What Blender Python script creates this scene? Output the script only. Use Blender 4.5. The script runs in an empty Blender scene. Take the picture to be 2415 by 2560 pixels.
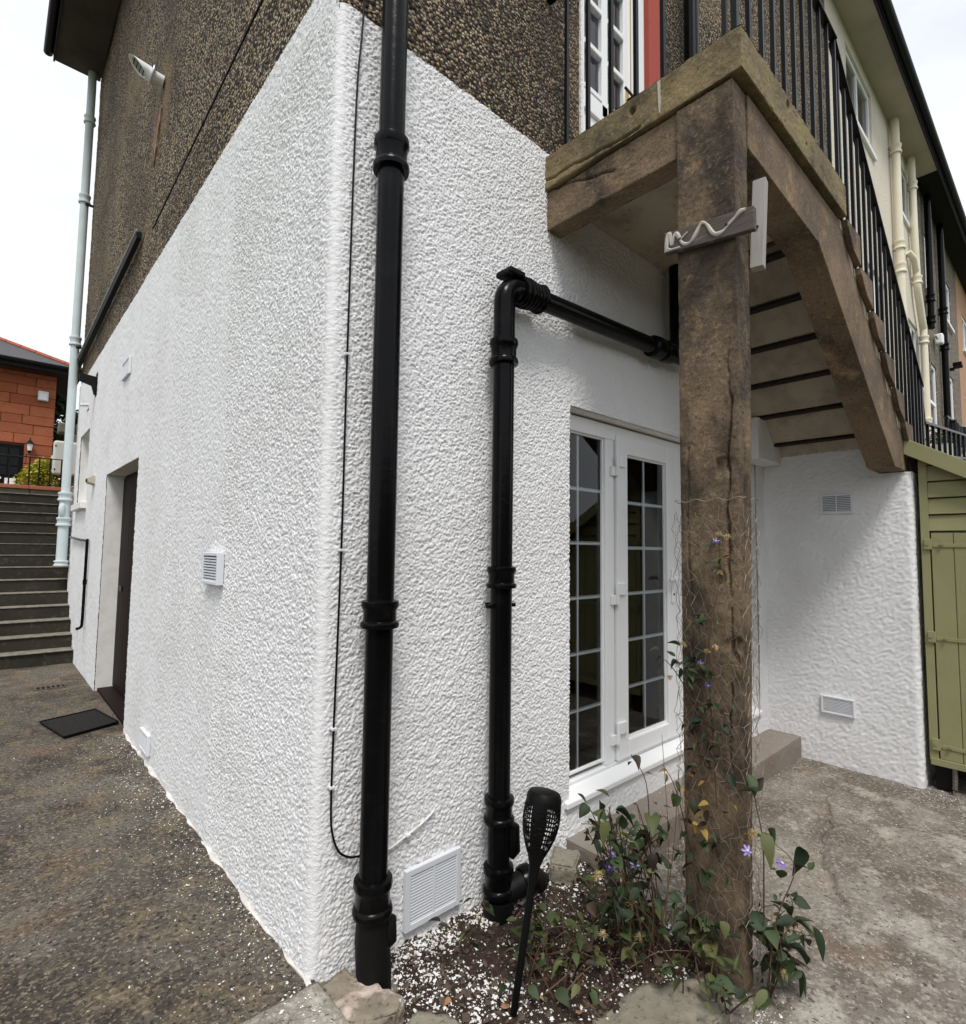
import bpy, bmesh, math, random
import numpy as np
from mathutils import Vector, Matrix, Euler

S = bpy.context.scene
COL = S.collection
R = math.radians
rnd = random.Random(7)

# ------------------------------------------------------------------ camera
cam_d = bpy.data.cameras.new('camera'); cam = bpy.data.objects.new('camera', cam_d); COL.objects.link(cam)
cam_d.sensor_fit = 'HORIZONTAL'; cam_d.sensor_width = 36.0; cam_d.lens = 20.315
cam_d.clip_start = 0.02; cam_d.clip_end = 3000
CAM = Vector((-0.933, -1.915, 1.54))
_h, _p, _r = R(47.714), R(3.915), R(-0.731)
_f = Vector((math.cos(_h)*math.cos(_p), math.sin(_h)*math.cos(_p), math.sin(_p)))
_rt = Vector((math.sin(_h), -math.cos(_h), 0)); _dn = _f.cross(_rt)
_x = math.cos(_r)*_rt + math.sin(_r)*_dn; _y = -math.sin(_r)*_rt + math.cos(_r)*_dn
cam.matrix_world = Matrix(((_x.x, -_y.x, -_f.x, CAM.x), (_x.y, -_y.y, -_f.y, CAM.y), (_x.z, -_y.z, -_f.z, CAM.z), (0, 0, 0, 1)))
S.camera = cam
S.render.resolution_x, S.render.resolution_y = 966, 1024

# ------------------------------------------------------------------ sky, sun, exposure
SUN_DIR = Vector((-0.34, -0.46, 1.0)).normalized()        # towards the sun, behind cloud
W = bpy.data.worlds.new('World'); S.world = W; W.use_nodes = True
wn = W.node_tree.nodes; wl_ = W.node_tree.links; wn.clear()
wo = wn.new('ShaderNodeOutputWorld'); bg = wn.new('ShaderNodeBackground'); bg.inputs['Strength'].default_value = 0.10
sky = wn.new('ShaderNodeTexSky'); sky.sky_type = 'NISHITA'; sky.sun_disc = False
sky.sun_elevation = math.asin(SUN_DIR.z); sky.sun_rotation = math.atan2(SUN_DIR.x, SUN_DIR.y)
sky.air_density = 1.2; sky.dust_density = 2.0
tc = wn.new('ShaderNodeTexCoord'); mp = wn.new('ShaderNodeMapping'); mp.inputs['Scale'].default_value = (1.4, 1.4, 3.2)
nz = wn.new('ShaderNodeTexNoise'); nz.inputs['Scale'].default_value = 1.7; nz.inputs['Detail'].default_value = 6; nz.inputs['Roughness'].default_value = 0.55
cr = wn.new('ShaderNodeValToRGB'); cr.color_ramp.elements[0].position = 0.34; cr.color_ramp.elements[1].position = 0.56
cr.color_ramp.elements[0].color = (0.76, 0.76, 0.76, 1); cr.color_ramp.elements[1].color = (1, 1, 1, 1)
cm = wn.new('ShaderNodeMixRGB'); cm.inputs[2].default_value = (5.7, 5.85, 6.05, 1)
wl_.new(tc.outputs['Generated'], mp.inputs[0]); wl_.new(mp.outputs[0], nz.inputs['Vector'])
wl_.new(nz.outputs['Fac'], cr.inputs[0]); wl_.new(cr.outputs[0], cm.inputs[0])
wl_.new(sky.outputs[0], cm.inputs[1]); wl_.new(cm.outputs[0], bg.inputs[0]); wl_.new(bg.outputs[0], wo.inputs[0])

sun_d = bpy.data.lights.new('sun', 'SUN'); sun_d.energy = 1.5; sun_d.angle = R(17); sun_d.color = (1.0, 0.97, 0.93)
sun = bpy.data.objects.new('sun', sun_d); COL.objects.link(sun)
sun.rotation_euler = (-SUN_DIR).to_track_quat('-Z', 'Y').to_euler()

S.view_settings.view_transform = 'Standard'; S.view_settings.look = 'None'
S.view_settings.exposure = 0.88; S.view_settings.gamma = 1.0

# ------------------------------------------------------------------ helpers
def wloc(o):
    p = Vector((0, 0, 0))
    while o is not None:
        p += o.location; o = o.parent
    return p

def tag(o, label=None, cat=None, group=None, kind=None):
    if label: o['label'] = label
    if cat: o['category'] = cat
    if group: o['group'] = group
    if kind: o['kind'] = kind
    return o

def thing(name, loc, label, cat, group=None):
    o = bpy.data.objects.new(name, None); COL.objects.link(o); o.location = loc
    o.empty_display_size = 0.1
    return tag(o, label, cat, group)

def link_mesh(name, me, mat, parent=None, loc=None, rot=None, scale=None, smooth=False):
    o = bpy.data.objects.new(name, me); COL.objects.link(o)
    if mat is not None and not me.materials: me.materials.append(mat)
    if parent is not None: o.parent = parent
    if loc is not None:
        o.location = Vector(loc) - (wloc(parent) if parent is not None else Vector())
    if rot is not None: o.rotation_euler = rot
    if scale is not None: o.scale = scale
    return o

class MB:
    def __init__(s): s.v = []; s.f = []
    def add(s, vs, fs):
        n = len(s.v); s.v += [tuple(p) for p in vs]; s.f += [tuple(i+n for i in f) for f in fs]; return s
    def box(s, x0, x1, y0, y1, z0, z1):
        return s.add([(x0,y0,z0),(x1,y0,z0),(x1,y1,z0),(x0,y1,z0),(x0,y0,z1),(x1,y0,z1),(x1,y1,z1),(x0,y1,z1)],
                     [(3,2,1,0),(4,5,6,7),(0,1,5,4),(1,2,6,5),(2,3,7,6),(3,0,4,7)])
    def prism(s, poly, axis, a, b):
        # poly in the two other axes (in order), extruded along axis from a to b
        def mk(p, t):
            q = list(p); q.insert(axis, t); return tuple(q)
        n = len(poly)
        vs = [mk(p, a) for p in poly] + [mk(p, b) for p in poly]
        fs = [tuple(range(n)), tuple(range(2*n-1, n-1, -1))] + [(i, i+n, (i+1) % n+n, (i+1) % n) for i in range(n)]
        return s.add(vs, fs)
    def tube(s, path, r, n=10, caps=True):
        path = [Vector(p) for p in path]; m = len(path)
        rs = r if isinstance(r, (list, tuple)) else [r]*m
        t0 = (path[1]-path[0]).normalized()
        ref = Vector((0, 0, 1)) if abs(t0.z) < 0.9 else Vector((1, 0, 0))
        u = t0.cross(ref).normalized(); vs = []
        for i, p in enumerate(path):
            t = (path[min(i+1, m-1)]-path[max(i-1, 0)]).normalized()
            u = (u - t*u.dot(t)).normalized(); w = t.cross(u)
            for k in range(n):
                a = 2*math.pi*k/n
                vs.append(p + rs[i]*(math.cos(a)*u + math.sin(a)*w))
        fs = []
        for i in range(m-1):
            for k in range(n):
                fs.append((i*n+k, i*n+(k+1) % n, (i+1)*n+(k+1) % n, (i+1)*n+k))
        if caps:
            fs.append(tuple(range(n-1, -1, -1))); fs.append(tuple((m-1)*n+k for k in range(n)))
        return s.add(vs, fs)
    def obj(s, name, mat, parent=None, smooth=False, bevel=0, kind=None, seg=2, recalc=True):
        off = wloc(parent) if parent is not None else Vector()
        me = bpy.data.meshes.new(name)
        me.from_pydata([(x-off.x, y-off.y, z-off.z) for x, y, z in s.v], [], s.f)
        if recalc and name != 'pane':
            bm = bmesh.new(); bm.from_mesh(me); bmesh.ops.recalc_face_normals(bm, faces=bm.faces); bm.to_mesh(me); bm.free()
        if smooth: me.polygons.foreach_set('use_smooth', [True]*len(me.polygons))
        o = link_mesh(name, me, mat, parent)
        if bevel:
            b = o.modifiers.new('bevel', 'BEVEL'); b.width = bevel; b.segments = seg; b.limit_method = 'ANGLE'; b.angle_limit = R(35)
        if smooth:
            b = o.modifiers.new('norm', 'EDGE_SPLIT'); b.split_angle = R(40)
        if kind: o['kind'] = kind
        return o

def box(name, mat, parent, x0, x1, y0, y1, z0, z1, bevel=0.004, **k):
    return MB().box(x0, x1, y0, y1, z0, z1).obj(name, mat, parent, bevel=bevel, **k)

# value noise on numpy arrays
class VN:
    def __init__(s, seed): s.t = np.random.RandomState(seed).rand(512, 512)
    def __call__(s, u, v, wl):
        u = u/wl; v = v/wl; iu = np.floor(u).astype(int); iv = np.floor(v).astype(int)
        fu = u-iu; fv = v-iv; fu = fu*fu*(3-2*fu); fv = fv*fv*(3-2*fv)
        a = s.t[iu % 512, iv % 512]; b = s.t[(iu+1) % 512, iv % 512]; c = s.t[iu % 512, (iv+1) % 512]; d = s.t[(iu+1) % 512, (iv+1) % 512]
        return a+(b-a)*fu+(c-a)*fv+(a-b-c+d)*fu*fv
N1, N2, N3, N4 = VN(1), VN(2), VN(3), VN(4)

def rough_h(u, v, amp=1.0):
    a = N1(u, v, 0.0074); b = N2(u*0.8+v*0.6, v*0.8-u*0.6, 0.0056); c = N3(u, v, 0.035); d = N4(u, v, 0.5)
    h = 0.0036*np.clip((a-0.25)/0.4, 0, 1) + 0.0036*np.clip((b-0.2)/0.5, 0, 1) + 0.0015*c + 0.005*d
    return h*amp

def grid_mesh(us, vs, posf):
    U, V = np.meshgrid(us, vs, indexing='ij'); P = posf(U, V).reshape(-1, 3)
    nu, nv = len(us), len(vs)
    i = np.arange((nu-1)*nv).reshape(nu-1, nv)[:, :nv-1].ravel()
    f = np.stack([i, i+nv, i+nv+1, i+1], 1)
    return P, f

def np_obj(name, parts, mat, parent=None, smooth=True, kind=None):
    off = np.array(wloc(parent) if parent is not None else (0, 0, 0))
    Ps = []; Fs = []; n = 0
    for P, f in parts:
        Ps.append(P-off); Fs.append(f+n); n += len(P)
    P = np.concatenate(Ps); F = np.concatenate(Fs)
    me = bpy.data.meshes.new(name)
    me.vertices.add(len(P)); me.vertices.foreach_set('co', P.astype(np.float32).ravel())
    me.loops.add(F.size); me.loops.foreach_set('vertex_index', F.astype(np.int32).ravel())
    me.polygons.add(len(F)); me.polygons.foreach_set('loop_start', (np.arange(len(F))*F.shape[1]).astype(np.int32))
    me.update(calc_edges=True); me.validate()
    if smooth: me.polygons.foreach_set('use_smooth', [True]*len(F))
    o = link_mesh(name, me, mat, parent)
    if kind: o['kind'] = kind
    return o

def lin(a, b, step): return np.linspace(a, b, max(2, int(round(abs(b-a)/step))+1))

# ------------------------------------------------------------------ materials
def rgb(c): return (c[0], c[1], c[2], 1) if isinstance(c, (tuple, list)) else (c, c, c, 1)

def pmat(name, base, rough=0.8, layers=(), bumps=(), spec=0.3, metal=0.0, rnd_col=None):
    m = bpy.data.materials.new(name); m.use_nodes = True
    nt = m.node_tree; n = nt.nodes; L = nt.links
    b = n['Principled BSDF']; b.inputs['Roughness'].default_value = rough; b.inputs['Metallic'].default_value = metal
    b.inputs['Specular IOR Level'].default_value = spec
    tc = n.new('ShaderNodeTexCoord')
    cur = n.new('ShaderNodeRGB'); cur.outputs[0].default_value = rgb(base); out = cur.outputs[0]
    if rnd_col:
        oi = n.new('ShaderNodeObjectInfo'); mx = n.new('ShaderNodeValToRGB')
        el = mx.color_ramp.elements
        for k, c in enumerate(rnd_col):
            e = el[k] if k < 2 else el.new(0.5)
            e.position = k/(len(rnd_col)-1); 
        el = mx.color_ramp.elements
        for k, c in enumerate(rnd_col): el[k].position = k/(len(rnd_col)-1)
        for k, c in enumerate(rnd_col): el[k].color = rgb(c)
        L.new(oi.outputs['Random'], mx.inputs[0]); out = mx.outputs[0]
    def tex(sp):
        vec = tc.outputs['Object']
        if sp.get('stretch'):
            mpn = n.new('ShaderNodeMapping'); mpn.inputs['Scale'].default_value = sp['stretch']; L.new(vec, mpn.inputs[0]); vec = mpn.outputs[0]
        if sp.get('offset'):
            mpn = n.new('ShaderNodeMapping'); mpn.inputs['Location'].default_value = sp['offset']; L.new(vec, mpn.inputs[0]); vec = mpn.outputs[0]
        k = sp.get('kind', 'noise')
        if k == 'noise':
            t = n.new('ShaderNodeTexNoise'); t.inputs['Detail'].default_value = sp.get('detail', 5); t.inputs['Roughness'].default_value = sp.get('nr', 0.6)
            t.inputs['Distortion'].default_value = sp.get('dist', 0)
            o = t.outputs['Fac']
        elif k == 'voro':
            t = n.new('ShaderNodeTexVoronoi'); o = t.outputs['Distance']
        elif k == 'vcol':
            t = n.new('ShaderNodeTexVoronoi'); sx = n.new('ShaderNodeSeparateColor'); L.new(t.outputs['Color'], sx.inputs[0]); o = sx.outputs[0]
        elif k == 'crack':
            t = n.new('ShaderNodeTexVoronoi'); t.feature = 'DISTANCE_TO_EDGE'; o = t.outputs['Distance']
        t.inputs['Scale'].default_value = sp['scale']; L.new(vec, t.inputs['Vector'])
        return o
    for sp in layers:
        o = tex(sp)
        rmp = n.new('ShaderNodeMapRange'); rmp.inputs[1].default_value = sp['lo']; rmp.inputs[2].default_value = sp['hi']
        rmp.inputs[3].default_value = 0; rmp.inputs[4].default_value = sp.get('amt', 1.0)
        L.new(o, rmp.inputs[0])
        mx = n.new('ShaderNodeMixRGB'); L.new(rmp.outputs[0], mx.inputs[0]); L.new(out, mx.inputs[1]); mx.inputs[2].default_value = rgb(sp['col'])
        out = mx.outputs[0]
    L.new(out, b.inputs['Base Color'])
    prev = None
    for sp in bumps:
        o = tex(sp); bn = n.new('ShaderNodeBump'); bn.inputs['Strength'].default_value = sp.get('s', 0.5); bn.inputs['Distance'].default_value = sp['d']
        if sp.get('inv'): bn.invert = True
        L.new(o, bn.inputs['Height'])
        if prev: L.new(prev, bn.inputs['Normal'])
        prev = bn.outputs[0]
    if prev: L.new(prev, b.inputs['Normal'])
    return m

M = {}
M['white_near'] = pmat('white_roughcast', (0.83, 0.83, 0.84), 0.75,
    [dict(scale=1.6, lo=0.45, hi=0.72, col=(0.71, 0.71, 0.70), amt=0.7, detail=6), dict(scale=14, lo=0.58, hi=0.75, col=(0.68, 0.68, 0.66), amt=0.5)],
    [dict(scale=190, d=0.0045, s=0.7, detail=2, nr=0.6)])
M['white_far'] = pmat('white_roughcast_distant', (0.79, 0.79, 0.79), 0.75,
    [dict(scale=1.5, lo=0.45, hi=0.8, col=(0.71, 0.71, 0.70), amt=0.7)],
    [dict(scale=42, d=0.012, s=0.8, detail=3)])
M['white_plain'] = pmat('white_masonry_paint', (0.78, 0.77, 0.75), 0.8, [dict(scale=9, lo=0.45, hi=0.75, col=(0.62, 0.58, 0.52), amt=0.6)], [dict(scale=60, d=0.003, s=0.5)])
M['pebble'] = pmat('brown_pebbledash', (0.21, 0.155, 0.098), 0.9,
    [dict(kind='vcol', scale=62, lo=0.34, hi=0.40, col=(0.03, 0.022, 0.016)), dict(kind='vcol', scale=62, lo=0.58, hi=0.64, col=(0.43, 0.33, 0.205)),
     dict(kind='vcol', scale=62, lo=0.86, hi=0.9, col=(0.50, 0.42, 0.31)), dict(kind='voro', scale=62, lo=0.44, hi=0.60, col=(0.02, 0.015, 0.012)),
     dict(scale=0.5, lo=0.44, hi=0.62, col=(0.045, 0.033, 0.024), amt=0.50, detail=6), dict(scale=6, lo=0.52, hi=0.68, col=(0.05, 0.037, 0.028), amt=0.5, detail=4),
     dict(scale=0.8, lo=0.54, hi=0.70, col=(0.30, 0.215, 0.12), amt=0.45, detail=5, offset=(4, 2, 7))],
    [dict(kind='voro', scale=62, d=0.014, s=1.0, inv=True), dict(scale=200, d=0.003, s=0.5)])
M['black_pipe'] = pmat('black_gloss_paint', (0.003, 0.003, 0.0035), 0.2, [dict(scale=6, lo=0.55, hi=0.8, col=(0.012, 0.012, 0.012), amt=0.6)],
    [dict(scale=28, d=0.003, s=0.4), dict(scale=110, d=0.001, s=0.4)], spec=0.13)
M['black_metal'] = pmat('black_iron', (0.006, 0.006, 0.007), 0.38, [dict(scale=14, lo=0.6, hi=0.75, col=(0.05, 0.035, 0.025), amt=0.5)], [dict(scale=60, d=0.002, s=0.4)], spec=0.2)
M['black_matte'] = pmat('black_plastic', (0.004, 0.004, 0.004), 0.45, spec=0.12)
M['black_rough'] = pmat('black_bitumen', (0.004, 0.004, 0.004), 0.6, [], [dict(scale=30, d=0.006, s=0.6)], spec=0.2)
M['upvc'] = pmat('white_upvc', (0.84, 0.85, 0.86), 0.28, [dict(scale=3, lo=0.5, hi=0.8, col=(0.74, 0.74, 0.72), amt=0.4)], [], spec=0.5)
M['bar'] = pmat('glazing_bar_plastic', (0.86, 0.89, 0.91), 0.35, [], [], spec=0.4)
M['vent'] = pmat('pale_grey_plastic', (0.70, 0.72, 0.76), 0.45, [dict(scale=8, lo=0.5, hi=0.8, col=(0.60, 0.62, 0.64), amt=0.5)])
M['vent_back'] = pmat('vent_dark_void', (0.03, 0.032, 0.036), 0.7)
M['concrete'] = pmat('brown_weathered_concrete', (0.212, 0.150, 0.095), 0.92,
    [dict(scale=2.0, lo=0.42, hi=0.58, col=(0.088, 0.066, 0.049), amt=0.9, detail=8, nr=0.66), dict(scale=4.0, lo=0.54, hi=0.66, col=(0.37, 0.255, 0.135), amt=0.82, detail=8, nr=0.68),
     dict(scale=1.7, lo=0.54, hi=0.66, col=(0.038, 0.030, 0.024), amt=0.88, offset=(3, 1, 2), stretch=(1.6, 1.6, 0.7), detail=8, nr=0.66), dict(scale=60, lo=0.55, hi=0.68, col=(0.34, 0.25, 0.155), amt=0.5),
     dict(scale=75, lo=0.57, hi=0.67, col=(0.04, 0.03, 0.023), amt=0.75, offset=(5, 2, 1)), dict(kind='voro', scale=62, lo=0.17, hi=0.10, col=(0.035, 0.026, 0.02), amt=0.8)],
    [dict(scale=60, d=0.006, s=0.7), dict(scale=190, d=0.003, s=0.6)])
M['concrete_stained'] = pmat('moss_stained_concrete', (0.212, 0.150, 0.095), 0.92,
    [dict(scale=2.0, lo=0.42, hi=0.58, col=(0.088, 0.066, 0.049), amt=0.9, detail=8, nr=0.66), dict(scale=4.0, lo=0.54, hi=0.66, col=(0.37, 0.255, 0.135), amt=0.82, detail=8, nr=0.68),
     dict(scale=1.7, lo=0.54, hi=0.66, col=(0.038, 0.030, 0.024), amt=0.88, offset=(3, 1, 2), stretch=(1.6, 1.6, 0.7), detail=8, nr=0.66), dict(scale=60, lo=0.55, hi=0.68, col=(0.34, 0.25, 0.155), amt=0.5),
     dict(scale=75, lo=0.57, hi=0.67, col=(0.04, 0.03, 0.023), amt=0.75, offset=(5, 2, 1)), dict(kind='voro', scale=62, lo=0.17, hi=0.10, col=(0.035, 0.026, 0.02), amt=0.8), dict(scale=2.0, lo=0.46, hi=0.60, col=(0.028, 0.022, 0.017), amt=0.82, offset=(6, 4, 1.2), stretch=(1.5, 1.5, 0.9), detail=8, nr=0.68)],
    [dict(scale=60, d=0.006, s=0.7), dict(scale=190, d=0.003, s=0.6)])
M['slab'] = pmat('mossy_slab_concrete', (0.24, 0.185, 0.095), 0.92,
    [dict(scale=2.4, lo=0.42, hi=0.58, col=(0.105, 0.080, 0.048), amt=0.9, detail=8, nr=0.66), dict(scale=4, lo=0.54, hi=0.66, col=(0.26, 0.225, 0.085), amt=0.7, detail=8, nr=0.66),
     dict(scale=1.8, lo=0.55, hi=0.66, col=(0.045, 0.036, 0.026), amt=0.8, offset=(3, 1, 2), detail=8), dict(scale=65, lo=0.56, hi=0.68, col=(0.38, 0.33, 0.22), amt=0.5), dict(scale=75, lo=0.58, hi=0.68, col=(0.045, 0.036, 0.026), amt=0.75, offset=(5, 2, 1)), dict(kind='voro', scale=50, lo=0.16, hi=0.10, col=(0.05, 0.038, 0.026), amt=0.8)],
    [dict(scale=60, d=0.006, s=0.7), dict(scale=190, d=0.003, s=0.6)])
M['soffit_conc'] = pmat('painted_soffit_concrete', (0.43, 0.37, 0.29), 0.9, [dict(scale=4, lo=0.45, hi=0.7, col=(0.22, 0.18, 0.14), amt=0.7), dict(scale=25, lo=0.62, hi=0.7, col=(0.12, 0.09, 0.07), amt=0.5)], [dict(scale=50, d=0.003, s=0.4)])
M['shade_dirt'] = pmat('black_shade_and_dirt', (0.022, 0.018, 0.014), 0.95, [dict(scale=20, lo=0.5, hi=0.7, col=(0.05, 0.04, 0.03), amt=0.6)])  # near-black stands for gap shade mixed with dirt under the stair
M['path'] = pmat('old_path_concrete', (0.108, 0.092, 0.075), 0.95,
    [dict(scale=0.7, lo=0.48, hi=0.62, col=(0.15, 0.135, 0.115), amt=0.8, offset=(1, 9, 0), detail=8), dict(scale=1.3, lo=0.41, hi=0.57, col=(0.038, 0.030, 0.025), amt=0.9, detail=8, nr=0.7), dict(scale=4.5, lo=0.50, hi=0.63, col=(0.175, 0.135, 0.082), amt=0.8, dist=0.3, detail=8, nr=0.72),
     dict(scale=2.4, lo=0.57, hi=0.70, col=(0.15, 0.078, 0.040), amt=0.65, offset=(7, 3, 0)), dict(scale=60, lo=0.54, hi=0.64, col=(0.28, 0.235, 0.17), amt=0.75, dist=0.4),
     dict(scale=55, lo=0.55, hi=0.63, col=(0.016, 0.013, 0.011), amt=0.9, offset=(2, 8, 0), dist=0.4), dict(kind='vcol', scale=80, lo=0.78, hi=0.86, col=(0.02, 0.017, 0.014), amt=0.35), dict(kind='vcol', scale=66, lo=0.88, hi=0.93, col=(0.26, 0.22, 0.16), amt=0.3), dict(kind='voro', scale=26, lo=0.12, hi=0.06, col=(0.60, 0.58, 0.55), amt=0.6)],
    [dict(scale=58, d=0.010, s=0.8, dist=0.4), dict(scale=150, d=0.005, s=0.7), dict(scale=5, d=0.015, s=0.4)])
M['patio'] = pmat('pale_patio_concrete', (0.25, 0.224, 0.190), 0.93,
    [dict(scale=1.4, lo=0.43, hi=0.58, col=(0.115, 0.092, 0.073), amt=0.9, detail=8, nr=0.68), dict(scale=3.5, lo=0.52, hi=0.62, col=(0.43, 0.395, 0.34), amt=0.8, offset=(2, 5, 0), detail=8, nr=0.7),
     dict(scale=2.2, lo=0.56, hi=0.70, col=(0.25, 0.165, 0.11), amt=0.55, offset=(9, 1, 0)), dict(scale=52, lo=0.55, hi=0.66, col=(0.47, 0.43, 0.37), amt=0.7, dist=0.4),
     dict(scale=50, lo=0.57, hi=0.65, col=(0.075, 0.06, 0.05), amt=0.95, offset=(2, 8, 0), dist=0.4), dict(kind='vcol', scale=75, lo=0.80, hi=0.88, col=(0.13, 0.11, 0.09), amt=0.28), dict(kind='vcol', scale=60, lo=0.86, hi=0.92, col=(0.52, 0.48, 0.42), amt=0.28)],
    [dict(scale=50, d=0.009, s=0.8, dist=0.4), dict(scale=150, d=0.004, s=0.7), dict(scale=4, d=0.012, s=0.4)])
M['step_stone'] = pmat('mossy_step_concrete', (0.036, 0.032, 0.024), 0.95,
    [dict(scale=3, lo=0.45, hi=0.7, col=(0.022, 0.021, 0.016), amt=0.9), dict(scale=14, lo=0.55, hi=0.7, col=(0.09, 0.08, 0.06), amt=0.6)], [dict(scale=35, d=0.006, s=0.6)])
M['step_nose'] = pmat('lit_step_edge', (0.21, 0.19, 0.155), 0.92, [dict(scale=12, lo=0.45, hi=0.7, col=(0.06, 0.054, 0.042), amt=0.8)], [dict(scale=40, d=0.004, s=0.5)])  # paler than the risers: daylight on the tread tops put into the colour
M['door_step'] = pmat('brown_door_step', (0.235, 0.205, 0.175), 0.92, [dict(scale=3, lo=0.45, hi=0.7, col=(0.20, 0.155, 0.125), amt=0.8), dict(scale=40, lo=0.58, hi=0.7, col=(0.36, 0.31, 0.27), amt=0.5)], [dict(scale=60, d=0.004, s=0.5)])
M['stone'] = pmat('kerb_stone', (0.235, 0.215, 0.168), 0.93,
    [dict(scale=7, lo=0.45, hi=0.68, col=(0.16, 0.135, 0.10), amt=0.8), dict(scale=12, lo=0.56, hi=0.70, col=(0.30, 0.25, 0.19), amt=0.7, offset=(4, 1, 1)), dict(scale=60, lo=0.57, hi=0.68, col=(0.075, 0.06, 0.048), amt=0.7)],
    [dict(scale=30, d=0.012, s=0.6), dict(scale=140, d=0.004, s=0.6)])
M['stone_painty'] = pmat('kerb_stone_paint_spattered', (0.255, 0.215, 0.165), 0.93,
    [dict(scale=7, lo=0.45, hi=0.68, col=(0.15, 0.13, 0.10), amt=0.8), dict(scale=60, lo=0.57, hi=0.68, col=(0.075, 0.06, 0.048), amt=0.7),
     dict(scale=7.5, lo=0.50, hi=0.62, col=(0.62, 0.50, 0.44), amt=0.8, offset=(1.3, 2.2, .4)), dict(scale=9, lo=0.60, hi=0.66, col=(0.74, 0.74, 0.70), amt=0.95, offset=(3.3, .2, .4))],
    [dict(scale=30, d=0.012, s=0.6), dict(scale=140, d=0.004, s=0.6)])
M['soil'] = pmat('dark_soil', (0.030, 0.019, 0.013), 1.0, [dict(scale=40, lo=0.45, hi=0.7, col=(0.065, 0.042, 0.029), amt=0.9), dict(scale=110, lo=0.58, hi=0.68, col=(0.10, 0.072, 0.052), amt=0.7)], [dict(scale=60, d=0.015, s=0.8), dict(scale=180, d=0.006, s=0.7)])
M['chip'] = pmat('white_paint_flake', (0.78, 0.77, 0.75), 0.8, [dict(scale=25, lo=0.48, hi=0.62, col=(0.48, 0.44, 0.38), amt=0.7)])
M['bark_chip'] = pmat('brown_bark_chip', (0.05, 0.033, 0.024), 0.95, rnd_col=[(0.035, 0.022, 0.016), (0.06, 0.042, 0.032), (0.10, 0.072, 0.055)])
M['oldwood'] = pmat('grey_weathered_wood', (0.10, 0.085, 0.072), 0.9, [dict(scale=9, lo=0.45, hi=0.7, col=(0.055, 0.045, 0.038), amt=0.9, stretch=(1, 0.5, 9)), dict(scale=14, lo=0.55, hi=0.7, col=(0.24, 0.22, 0.20), amt=0.6, stretch=(1, 0.4, 8))], [dict(scale=16, d=0.006, s=0.7, stretch=(1, .4, 9))])
M['palewood'] = pmat('pale_bleached_wood', (0.36, 0.34, 0.315), 0.85, [dict(scale=16, lo=0.48, hi=0.7, col=(0.32, 0.30, 0.28), amt=0.8, stretch=(8, 8, .5)), dict(scale=10, lo=0.58, hi=0.72, col=(0.46, 0.33, 0.22), amt=0.7, stretch=(9, 9, .5))], [dict(scale=22, d=0.003, s=0.5, stretch=(8, 8, .5))])
M['glue'] = pmat('dried_adhesive', (0.47, 0.435, 0.38), 0.7, [dict(scale=40, lo=0.5, hi=0.7, col=(0.42, 0.37, 0.31), amt=0.7)], [dict(scale=60, d=0.004, s=0.6)])
M['olive'] = pmat('olive_green_paint', (0.29, 0.285, 0.145), 0.62, [dict(scale=3, lo=0.45, hi=0.75, col=(0.25, 0.245, 0.125), amt=0.8), dict(scale=22, lo=0.6, hi=0.72, col=(0.33, 0.32, 0.17), amt=0.4, stretch=(4, 4, .5))], [dict(scale=20, d=0.002, s=0.4, stretch=(5, 5, .4))])
M['door_brown'] = pmat('dark_brown_door_stain', (0.012, 0.006, 0.0045), 0.6, [dict(scale=12, lo=0.5, hi=0.7, col=(0.02, 0.010, 0.007), amt=0.8, stretch=(6, 6, .5))], spec=0.12)
M['red'] = pmat('brick_red_paint', (0.36, 0.058, 0.035), 0.65, [dict(scale=20, lo=0.5, hi=0.7, col=(0.31, 0.05, 0.032), amt=0.7)], [dict(scale=80, d=0.002, s=0.5)])
M['brass'] = pmat('brass', (0.55, 0.38, 0.12), 0.35, metal=0.8)
M['wire'] = pmat('galvanised_wire', (0.27, 0.225, 0.18), 0.6, metal=0.2)
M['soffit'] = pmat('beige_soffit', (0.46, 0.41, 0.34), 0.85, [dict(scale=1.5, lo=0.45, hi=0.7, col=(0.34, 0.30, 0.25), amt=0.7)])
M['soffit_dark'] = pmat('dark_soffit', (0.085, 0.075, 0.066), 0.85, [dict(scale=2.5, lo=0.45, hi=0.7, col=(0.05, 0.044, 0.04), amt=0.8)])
M['soffit_black'] = pmat('black_soffit', (0.012, 0.011, 0.011), 0.85)
M['gutter'] = pmat('black_gutter_plastic', (0.005, 0.007, 0.008), 0.5, spec=0.2)
M['pipe_white'] = pmat('pale_grey_pipe_paint', (0.58, 0.66, 0.68), 0.45, [dict(scale=3, lo=0.45, hi=0.75, col=(0.50, 0.53, 0.53), amt=0.7)])
M['pipe_cream'] = pmat('cream_pipe_paint', (0.74, 0.69, 0.55), 0.45, [dict(scale=3, lo=0.5, hi=0.75, col=(0.66, 0.59, 0.44), amt=0.7)])
M['cream'] = pmat('cream_roughcast', (0.66, 0.60, 0.51), 0.85, [dict(scale=1.2, lo=0.45, hi=0.7, col=(0.55, 0.49, 0.41), amt=0.6)], [dict(scale=26, d=0.02, s=0.8, detail=3)])
M['greyrender'] = pmat('grey_brown_roughcast', (0.17, 0.14, 0.11), 0.9, [dict(kind='vcol', scale=40, lo=0.5, hi=0.6, col=(0.085, 0.07, 0.058)), dict(kind='vcol', scale=40, lo=0.82, hi=0.88, col=(0.30, 0.26, 0.21))], [dict(scale=35, d=0.015, s=0.8)])
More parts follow.
